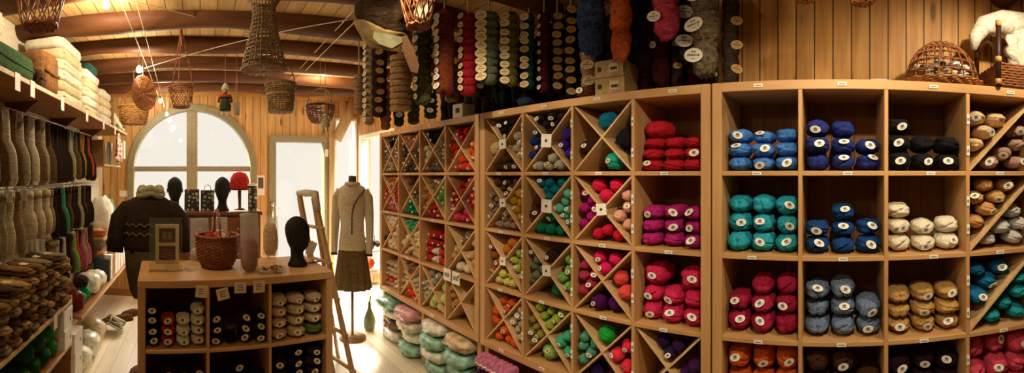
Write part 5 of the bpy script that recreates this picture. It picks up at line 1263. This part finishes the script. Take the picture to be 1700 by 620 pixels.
# ------------------------------------------------------------------ on top of the bookcases
for i in range(2):
    p = Vector((1.87, 1.115, 2.005+i*.092)); t = thing('storage_carton', ['pale carton with round hole standing on the middle bookcase', 'pale carton stacked on another above the middle bookcase'][i], 'box', p, .1-.05*i)
    mb = MB(); mb.box((-.09, -.085, 0), (.09, .085, .09), c=.002); mb.build('box_body', plain('carton_tan', '#b89a62', .6), t, False)
    mb = MB(); mb.box((-.0925, -.0025, .025), (-.0903, .065-.12, .07)); mb.box((-.093, -.05, .035), (-.0925, -.012, .05), 1); mb.build('printed_label', [CREAMP, INK], t, False)
    mb = MB(); mb.add([(-.0906, .055+.014*math.cos(2*PI*k/14), .045+.014*math.sin(2*PI*k/14)) for k in range(14)], [tuple(range(14))[::-1]]); mb.build('finger_hole', INK, t, False)
p = Vector((1.815, 2.37, 2.005)); t = thing('white_carton', 'small white carton with dark square standing above the door-side bookcase end', 'box', p, .1)
mb = MB(); mb.box((-.06, -.055, 0), (.06, .055, .1), c=.002); mb.build('box_body', PAPER, t, False); mb = MB(); mb.box((-.0615, -.02, .035), (-.06, .02, .07)); mb.build('dark_square', INK, t, False)
for i, y in enumerate((1.72, 1.265)):
    yarn('mohair_ball', f'{["denim-blue", "rust-brown"][i]} yarn ball lying on top of the middle bookcase', Wm(['denim top', 'rust top'][i], ['#26364c', '#6a3420'][i]), (1.8, y, 2.005+.031), (.12, .1, .06), 8+i, LABW if i else None, (.1, .1))
# dome basket with raw wool
BXY = at_r(1571, 140, 1.93); t = thing('dome_basket', 'half-dome wicker basket of raw wool standing above the black yarn cell', 'basket', (1.915, BXY.y, 2.006), 0)
rw, hh = .178, .215
mb = MB()
for i in range(9):     # ribs from the base rim up and over
    a = PI*(i+.5)/9; mb.tube([(-.155*math.cos(q*PI/2/8)*math.sin(a)*1.0, rw*math.cos(a)*math.cos(q*PI/2/8*.98)+0, .02+hh*.92*math.sin(q*PI/2/8)) for q in range(9)], .0042, 5)
for j in range(1, 5):
    z = .02+hh*.92*math.sin(j*PI/2/6); s = math.cos(j*PI/2/6)
    for q in range(2): mb.tube([(-.155*s*math.sin(PI*k/28)-.002+.004*math.cos(k*1.5+q*PI), rw*s*math.cos(PI*k/28), z+.004*math.sin(k*1.5+q*PI)) for k in range(29)], .0036, 5)
mb.build('rib_cage', WICK, t)
mb = MB()
for q in range(3): mb.tube([(-.16*0+.0+.006*math.cos(k*1.2+q*2.1), rw*1.03*math.cos(PI*k/36), .015+hh*math.sin(PI*k/36)+.008*math.sin(k*1.2+q*2.1)) for k in range(37)], .0065, 6)
mb.build('hoop_rim', WICK, t)
mb = MB()
for q in range(5): mb.tube([(-(.16+.006*q)*math.sin(PI*k/36)+.004*math.cos(k*1.7+q), (rw*1.03+.004*q)*math.cos(PI*k/36), .006+.006*q+.004*math.sin(k*1.7+q*2)) for k in range(37)], .005, 5)
mb.build('front_lip', wood('copper_wicker', '#8a4f20', '#c4823c', 'X', 2), t)
mb = MB(); mb.prism([(-.15*math.sin(PI*k/24), rw*.98*math.cos(PI*k/24)) for k in range(25)], 0, .006); mb.build('base', WICK, t, False)
rwm = wool('raw_wool', '#8a7c6c', '#e0d6c6', vary=.5)
mb = MB()
for i in range(46):
    a = R.uniform(.1, PI-.1); d = R.uniform(.15, .9); x, y = -.135*d*math.sin(a), rw*.9*d*math.cos(a); z = .02+R.uniform(0, .11)*(1-d*.35); s = R.uniform(.016, .03)
    mb.blob((x, y, z+.015), (s*1.3, s*1.6, s), 10, 8, i % 3, None, .35, 4, i)
o = mb.build('raw_wool', [rwm, WR('raw white', '#e2d8c6'), WR('raw dark', '#6a5c50')], t); o['kind'] = 'stuff'
mb = MB(); mb.tube([(-.02, rw*math.cos(PI*k/20)*.98, hh*.96*math.sin(PI*k/20)+.008) for k in range(21)], .003, 5)
for i in range(1, 8): mb.tube([(-.004, rw*(i-4)/4.2, .01), (-.004, rw*(i-4)/4.2, hh*math.sqrt(max(.02, 1-((i-4)/4.2)**2)))], .003, 5)
for i in range(1, 5):
    z = hh*i/5.2; y = rw*math.sqrt(1-(z/hh)**2); mb.tube([(-.004, -y, z), (-.004, y, z)], .003, 5)
mb.build('back_weave', WICK, t)
# wicker hamper with sheepskin
t = thing('wicker_hamper', 'dark wicker hamper holding a white sheepskin at the bare end of the shelf top', 'hamper', (1.90, -1.0, 2.005), 0)
mb = MB()
for i in range(9):
    z = .012+i*.0125
    mb.tube([(-.15+.005*(-1)**(k+i), .24-.48*k/24, z) for k in range(25)], .006, 5)
    mb.tube([(-.15+.3*k/14, .24+.005*(-1)**(k+i), z) for k in range(15)], .006, 5)
mb.build('woven_side', WICK, t)
for x, y in ((-.155, .245), (.14, .245)):
    mb = MB(); mb.tube([(x, y, 0), (x, y, .30)], .014, 8); mb.build('corner_post', plain('dark_leather', '#2a1510', .5), t)
for z in (.01, .115, .285):
    mb = MB(); mb.tube([(-.155, .245, z), (-.155, .245, z+.025)], .0165, 8); mb.build('post_wrap', WICK_L, t)
mb = MB(); mb.prism([(-.0, .14), (0, .30), (.24, .30), (.24, .14)], .236, .24, 'Y') if False else mb.tube([(.14*math.cos(PI*k/16), .25, .1+.15*math.sin(PI*k/16)) for k in range(17)], .008, 6); mb.build('arched_end', WICK, t)
FLEECE = wool('sheepskin', '#c9bc9c', '#efe6cf', scale=.7, vary=.12)
sk = thing('sheepskin', 'white fluffy sheepskin heaped in the dark wicker hamper', 'sheepskin', (1.90, -1.0, 2.005), 0)
mb = MB(); mb.blob((0, -.03, .23), (.2, .33, .38), 40, 28, amp=.2, freq=3.5, seed=2, fn=lambda u: 1+.05*math.sin(25*u.x+19*u.z)*math.sin(21*u.y)); mb.build('fleece', FLEECE, sk)
mb = MB(); mb.tube([(-.03, .02, .36), (.0, .16, .37), (.02, .25, .345), (.03, .295, .28), (.03, .30, .22)], [.065, .06, .05, .036, .015], 12); mb.build('hanging_edge', FLEECE, sk)
t = thing('white_saucer', 'small shallow white saucer lying between pine wall and dome basket', 'saucer', (1.90, -.21, 2.006)); mb = MB(); mb.lathe([(.0, 0), (.03, 0), (.068, .018), (.07, .02), (.066, .02), (.03, .005), (0, .004)], 28); mb.build('bowl', plain('white_china', '#d8d4d0', .25, spec=.5), t); mb = MB(); mb.tube(circle(.0685, 26, .02), .002, 5, True); mb.build('rim', plain('white_china', '#d8d4d0'), t)

# ------------------------------------------------------------------ baskets and other things hung from the ceiling
def hung(name, label, cat, px, py, r, rz=0):
    p = at_r(px, py, r); return thing(name, label, cat, p, -az(px)+rz)
def hang_cord(t, z0, spread=0, n=1, r=.0025, m=None):
    z = ZC-.05-t.location.z
    if n == 1:
        mb = MB(); mb.tube([(0, 0, z0), (0, 0, z)], r, 5); mb.build('cord', m or CORD, t); return
    for k in range(n):
        a = 2*PI*k/n+.4; mb = MB(); mb.tube([(spread*math.cos(a), spread*math.sin(a), z0), (0, 0, z0+(z-z0)*.55), (0, 0, z)], r, 5); mb.build('cord', m or CORD, t)
# tall waisted basket
t = hung('waisted_basket', 'tall waisted wicker basket hanging mouth up in the ceiling centre', 'basket', 438, 116, 2.12)
basket_mesh([(.118, 0), (.108, .04), (.088, .13), (.066, .22), (.056, .28), (.06, .33), (.085, .375)], 22, 17, .0042, rim=1.6).build('woven_body', WICK_G, t); hang_cord(t, .375)
mb = MB()
for k in range(16): mb.tube([(0, 0, -.002), (.118*math.cos(k*PI/8), .118*math.sin(k*PI/8), -.002)], .0055, 5)
mb.build('base_spokes', WICK_L, t)
t = hung('bucket_basket', 'bucket-shaped wicker basket hanging in front of the window wall by the door', 'basket', 466, 186, 3.15)
basket_mesh([(.092, 0), (.1, .08), (.112, .16), (.118, .215)], 22, 13, .0052, rim=1.8).build('woven_body', WICK_G, t); handle(.112, .2, .17, .005).build('handle', WICK_G, t); hang_cord(t, .37)
mb = MB(); mb.tube(circle(.108, 24, .135), .007, 6, True); mb.build('middle_band', WICK_L, t)
t = hung('handled_basket', 'round open basket with tall hoop handle hanging above the door', 'basket', 532, 204, 3.6)
basket_mesh([(.07, 0), (.105, .04), (.125, .1), (.122, .15)], 20, 10, .0048).build('woven_body', WICK, t); handle(.122, .14, .165, .006).build('handle', WICK_L, t); hang_cord(t, .305)
def doll(label, px, py, r, H, coat, hat, legs=True):
    t = hung('doll', label, 'doll', px, py, r); s = H/.27
    mb = MB(); mb.lathe([(0, 0), (.05*s, .0), (.055*s, .04*s), (.04*s, .1*s), (.03*s, .14*s), (.012*s, .165*s)], 18); mb.build('dress', coat, t)
    mb = MB(); mb.blob((0, 0, .19*s), (.055*s, .055*s, .06*s), 14, 10); mb.build('head', WR('doll face', '#b98c64'), t)
    mb = MB(); mb.lathe([(.034*s, .195*s), (.033*s, .215*s), (.02*s, .24*s), (0, .262*s)], 16); mb.tube(circle(.034*s, 16, .196*s), .006*s, 6, True); mb.build('hat', hat, t)
    for sg in (-1, 1):
        mb = MB(); mb.tube([(sg*.028*s, 0, .14*s), (sg*.055*s, -.01, .11*s), (sg*.06*s, -.025*s, .075*s)], .011*s, 8); mb.build('arm', coat, t)
        mb = MB(); mb.tube([(sg*.02*s, 0, .01*s), (sg*.024*s, -.005, -.04*s), (sg*.026*s, -.02*s, -.045*s)], .011*s, 8); mb.build('leg', WR('doll leg', '#cfc4a0'), t)
    hang_cord(t, .262*s, r=.002); return t
t = doll('small doll in green and red with white hat hanging before the arched window', 374, 184, 3.3, .24, WR('doll green', '#37402a'), WR('doll white', '#cfc4a6'))
mb = MB(); mb.tube([(.06*math.cos(2*PI*k/16)*.75, .045*math.sin(2*PI*k/16), .115) for k in range(16)], .012, 6, True); mb.build('red_scarf', WR('doll red', '#a83c30'), t)
t = hung('glass_lantern', 'tiny glass lantern cup hanging beside the green doll', 'lantern', 393, 192, 3.3)
mb = MB(); mb.lathe([(0, 0), (.024, 0), (.028, .05), (.03, .1), (.027, .1), (.022, .004), (0, .004)], 16); mb.build('cup', clear_film('lantern_glass', '#c9cfbb', .45, .1), t)
mb = MB(); mb.lathe([(0, .004), (.018, .004), (.018, .04), (0, .042)], 12); mb.build('candle', CREAMP, t); hang_cord(t, .095, .026, 3, .0016)
doll('small pale rag doll hanging under the hoop basket by the door', 540, 212, 3.36, .19, WR('doll pale', '#b9ad84'), WR('doll straw', '#b98a4c'))
# netted basket
t = hung('net_basket', 'open netted wicker basket hanging on long cords before the window arch', 'basket', 301, 178, 2.78)
mb = MB()
for q in (1, -1):
    for k in range(12): mb.tube([((.055+.035*j/8)*math.cos(2*PI*k/12+q*j*.16), (.055+.035*j/8)*math.sin(2*PI*k/12+q*j*.16), .135*j/8) for j in range(9)], .0026, 5)
mb.tube(circle(.055, 22, 0), .005, 6, True); mb.tube(circle(.092, 24, .135), .006, 6, True); mb.tube(circle(.088, 24, .12), .004, 6, True)
for r in (.018, .038): mb.tube(circle(r, 14, 0), .004, 5, True)
for k in range(6): mb.tube([(0, 0, 0), (.055*math.cos(k*PI/3), .055*math.sin(k*PI/3), 0)], .004, 5)
mb.build('net_body', WICK, t)
for k in range(3):
    a = 2*PI*k/3+.3; mb = MB(); zt = ZC-.06-t.location.z
    for q in range(2): mb.tube([((.092*(1-j/20)+.003*math.cos(j*1.3+q*PI))*math.cos(a), (.092*(1-j/20))*math.sin(a)+.003*math.sin(j*1.3+q*PI), .135+(zt-.135)*j/20) for j in range(21)], .0032, 5)
    mb.build('hanging_cord', WICK, t)
mb = MB(); mb.tube([(0, 0, zt-.12), (.005, 0, zt-.06), (0, 0, zt)], .006, 6); mb.build('hook', WICK_L, t)
# flat round tray and oval basket
t = hung('round_tray', 'flat round wicker tray hanging edgewise near the wall shelf', 'tray', 237, 155, 3.35, .75)
mb = MB(); M = Matrix.Rotation(PI/2, 4, 'X')
for i in range(1, 13):
    q = .128*i/12; mb.tube([(p[0], p[1]*1.05, .004*(-1)**k+.02*(i/12)**2) for k, p in enumerate(circle(q, 20, 0))], .0056, 5, True, 0, M)
for k in range(10): mb.tube([(0, 0, 0), (.128*math.cos(k*PI/5), .134*math.sin(k*PI/5), .02)], .004, 5, False, 0, M)
mb.build('woven_disc', WICK, t); mb = MB(); mb.tube([(p[0], p[1]*1.05, .02) for p in circle(.133, 34, 0)], .008, 6, True, 0, M); mb.build('rim', WICK, t); hang_cord(t, .13)
t = hung('oval_basket', 'pale oval wicker basket with handle hanging at the blanket shelf end', 'basket', 222, 206, 3.75, .1)
basket_mesh([(.11, 0), (.128, .05), (.135, .12), (.137, .16)], 20, 11, .0062, sx=1.0, sy=.75).build('woven_body', WICK_L, t); handle(.12, .15, .15, .006).build('handle', WICK, t); hang_cord(t, .3)
# lattice baskets near the camera
def lattice(label, px, py, r, r0, r1, h, m, seed):
    t = hung('lattice_basket', label, 'basket', px, py, r); mb = MB()
    for q in (1, -1):
        for k in range(13): mb.tube([((r0+(r1-r0)*j/10)*math.cos(2*PI*k/13+q*j*.085), (r0+(r1-r0)*j/10)*math.sin(2*PI*k/13+q*j*.085), h*j/10) for j in range(11)], .0036, 5)
    mb.build('lattice_side', m, t); mb = MB()
    for q in range(3): mb.tube([(p[0]+.004*math.cos(k+q*2), p[1]+.004*math.sin(k+q*2), h+.006*math.sin(k*1.3+q*2.1)) for k, p in enumerate(circle(r1, 40))], .0055, 5, True)
    mb.build('rim', m, t); mb = MB()
    for i in range(1, 8): mb.tube([(p[0], p[1], .006*(-1)**(k+i)) for k, p in enumerate(circle(r0*i/7, 18))], .0058, 5, True)
    for k in range(9): mb.tube([(0, 0, 0), (r0*math.cos(2*PI*k/9), r0*math.sin(2*PI*k/9), 0)], .005, 5)
    mb.build('woven_base', m, t); hang_cord(t, h, r1, 3, .003); return t
lattice('dark lattice wicker basket hanging over the blanket shelf', 66, 44, 1.75, .075, .125, .2, WICK, 1)
t = lattice('dark lattice wicker basket hanging between brown fleece and skeins', 694, 44, 1.6, .043, .085, .17, WICK, 2)
mb = MB(); mb.box((-.03, -.02, .03), (.03, .0, .13), 0, Matrix.Rotation(.3, 4, 'Y')); mb.build('paper_card', CREAMP, t, False)
for i, (px, py, r, w) in enumerate(((1338, -1, 1.45, .062), (1432, 4, 1.45, .062))):
    t = hung('round_basket', ['shallow wicker basket hanging above the navy yarn cell', 'shallow wicker basket hanging nearest the lamp above black yarn'][i], 'basket', px, py, r)
    basket_mesh([(w*.55, 0), (w*.8, .02), (w*1.05, .06), (w*1.25, .13)], 20, 9, .0045).build('woven_body', WICK, t); hang_cord(t, .12, w*1.15, 3)
# fleece slung in a cloth
t = hung('slung_fleece', 'dark brown fleece slung in a cream cloth under the ceiling', 'fleece', 640, 100, 2.02)
mb = MB(); mb.blob((0, 0, .25), (.30, .27, .34), 44, 30, amp=.16, freq=3, seed=8, fn=lambda u: 1+.035*math.sin(31*u.x+12*u.z)*math.sin(27*u.y)); mb.build('brown_fleece', wool('fleece_dark', '#1a110a', '#4a3620', scale=.6, vary=.5), t)
mb = MB(); vs = []; fs = []; NI, NJ = 12, 40
for i in range(NI+1):
    for j in range(NJ):
        ph = 2*PI*j/NJ; lim = PI*(.24+.16*max(0, -math.cos(ph))); th = PI-lim*(1-i/NI)*1.0 if False else PI-lim*i/NI
        u = Vector((math.sin(th)*math.cos(ph), math.sin(th)*math.sin(ph), math.cos(th))); q = 1.12+.03*math.sin(7*ph+3*i/NI)
        vs.append((u.x*.15*q, u.y*.135*q, .25+u.z*.17*q))
for i in range(NI):
    for j in range(NJ): fs.append((i*NJ+j, i*NJ+(j+1) % NJ, (i+1)*NJ+(j+1) % NJ, (i+1)*NJ+j))
mb.add(vs, fs); o = mb.build('cream_cloth', plain('sling_cloth', '#846a3c', .9, vary=.2, nscale=14), t); o.modifiers.new('thick', 'SOLIDIFY').thickness = .005
mb = MB(); mb.prism([(-.055, .1), (.075, .075), (.08, .05), (.03, .02), (-.03, .04), (-.06, .07)], -.125, -.112, 'Y'); mb.build('cloth_fold', plain('fold_grey_green', '#5f5c40', .9, vary=.15, nscale=20), t, False)
mb = MB(); mb.prism([(.065, .075), (.1, .085), (.13, .03), (.16, -.055), (.15, -.095), (.12, -.085), (.09, -.01)], -.118, -.104, 'Y'); mb.build('hanging_flap', plain('flap_brown', '#54371a', .9), t, False)
hang_cord(t, .40, .12, 3)
# low-voltage lamp wires with little bulbs
WIRE = plain('pale_wire', '#d9c69a', .4)
def wire(label, a, c, sag=.0):
    t = thing('lamp_wire', label, 'wire', a); d = c-a; mb = MB(); mb.tube([d*(k/12)-Vector((0, 0, sag*math.sin(PI*k/12))) for k in range(13)], .003, 5); mb.build('cable', WIRE, t)
    for q in (0, 1): mb = MB(); mb.blob(d*q, (.018, .018, .018), 8, 6); mb.build('end_clip', STEEL, t)
def ceil_pt(px, py): p = at_z(px, py, ZC-.02-.09); return p
wire('lamp wire slanting from the near ceiling towards the first netted basket cord', at_r(198, -5, 2.2), at_r(262, 157, 4.5))
wire('second lamp wire slanting beside the first towards the window', at_r(224, -5, 2.25), at_r(273, 177, 4.6))
wire('lamp wire crossing the ceiling from the near lamp to the tall basket', at_r(196, -2, 2.3), at_r(415, 55, 3.0))
wire('lamp wire rising from the white lamp cone to the tall basket', at_r(241, 113, 3.32), at_r(600, 30, 2.5))
wire('lamp wire falling from the tall basket to the lamp by the door', at_r(384, 44, 3.0), at_r(535, 121, 4.2))
wire('lamp wire stretched over the bucket basket towards the slung fleece', at_r(478, 136, 4.4), at_r(600, 5, 2.3))
wire('lowest lamp wire beside the one over the bucket basket', at_r(488, 137, 4.4), at_r(604, 22, 2.3))
wire('lamp wire running level before the window arch to the post', at_r(160, 133, 4.6), at_r(580, 138, 4.55), .03)
def bulb(label, px, py, r, e, s=.03):
    e *= 4.5
    t = hung('cable_lamp', label, 'lamp', px, py, r)
    mb = MB(); mb.lathe([(0, -.5*s), (.35*s, -.4*s), (.55*s, 0), (.4*s, .45*s), (.2*s, .7*s), (0, .7*s)], 14); mb.build('bulb', glow('bulb_glow_%d' % px, '#fff2d0', 3), t)
    mb = MB(); mb.lathe([(.22*s, .6*s), (.25*s, 1.2*s), (0, 1.3*s)], 10); mb.build('socket', STEEL, t); hang_cord(t, 1.25*s, m=WIRE, r=.002)
    if e: lamp('lamp_light', t.location-Vector((0, 0, s*.9)), e)
bulb('glowing lamp bulb hanging nearest in the ceiling over the blanket shelf', 176, 8, 2.3, 6, .045)
bulb('small white lamp cone at the joint of the ceiling wires', 231, 116, 3.3, 4, .05)
bulb('small lamp bulb at the end of the first slanting wire', 266, 168, 4.6, 2, .045)
bulb('small lamp bulb ending the second slanting wire', 277, 190, 4.7, 2, .035)
bulb('small lamp bulb hanging above the door by the hoop basket', 537, 122, 4.2, 4, .05)

# ------------------------------------------------------------------ bagged wool on the floor under the bookcases
yC0 = -XS*S_C; mats = [FWH, FGN, FCR, FWH, FPK, FBR, FGN, FWH]
def under(y0, y1, rows, seed, where):
    z = .0; rows = 4
    for j in range(rows):
        n = 1; h = .104
        for i in range(n):
            w = (y0-y1)/n; c = (seed*3+j*2+i*3+(j == 2)) % 8
            bagblob(f'{["white","sea-green","beige","milky","pink","brown","mint","pale"][c]} bagged wool pack, {ROWW[j]} layer, {where}', XS+.12-.02*j+R.uniform(-.03, .03), y0-w*(i+.5), z, (.3, w*.93, h*.97), mats[c], seed*10+j*3+i, amp=.2, p=3.4, group='bagged wool under the bookcases')
        z += h+.001
under(yC0-.03, yC0-.36, 3, 1, 'first bay from the door'); under(yC0-.37, yC0-.715, 3, 2, 'second bay from the door')
under(yC0-.775, yC0-1.11, 3, 3, 'third bay from the door'); under(yC0-1.12, yC0-1.46, 3, 4, 'fourth bay from the door')
def chainpack(label, y, z, m, n, x=1.76):
    t = thing('skein_pack', label, 'yarn pack', (x, y, z)); mb = MB()
    for i in range(n): mb.blob((0, .13-.26*i/(n-1), .045), (.13, .052, .086), 16, 12, amp=.1, freq=3, seed=i, p=2.4)
    mb.build('skeins', m, t)
    mb = MB(); mb.tube([(-.064, .13-.26*i/20, .045+.006*math.sin(i*1.9)) for i in range(21)], .004, 5); mb.build('binding', PAPER, t)
PKS, PRS = WR('skein pink', '#c05a80', '#e08aa8'), WR('skein purple', '#35203f', '#5a3a6c')
yB0 = -XS*S_B
t = thing('low_platform', 'low wooden board carrying pink and purple skein packs under the middle bookcase', 'board', (XS-.14, yB0-.39, .0)); mb = MB(); mb.box((0, -.33, .0), (.34, .33, .16), c=.003); mb.build('board', BEECH_H, t, False); mb = MB(); mb.box((-.012, -.33, .0), (-.0005, .33, .16)); mb.build('front_edge', BEECH_H, t, False)
for i, (y, z, m, nm) in enumerate(((yB0-.21, .161, PRS, 'purple skein pack lying lowest under the middle bookcase'), (yB0-.21, .252, wool('skein_purple_b', '#2a1a34', '#4a3058'), 'darker purple skein pack on top of the lowest purple one'), (yB0-.21, .343, PKS, 'pink skein pack lying on the purple packs'), (yB0-.55, .161, PRS, 'purple skein pack farther from the door, under middle bookcase'), (yB0-.55, .252, PKS, 'pink skein pack on the farther purple pack'))):
    chainpack(nm, y, z, m, 7, 1.69)
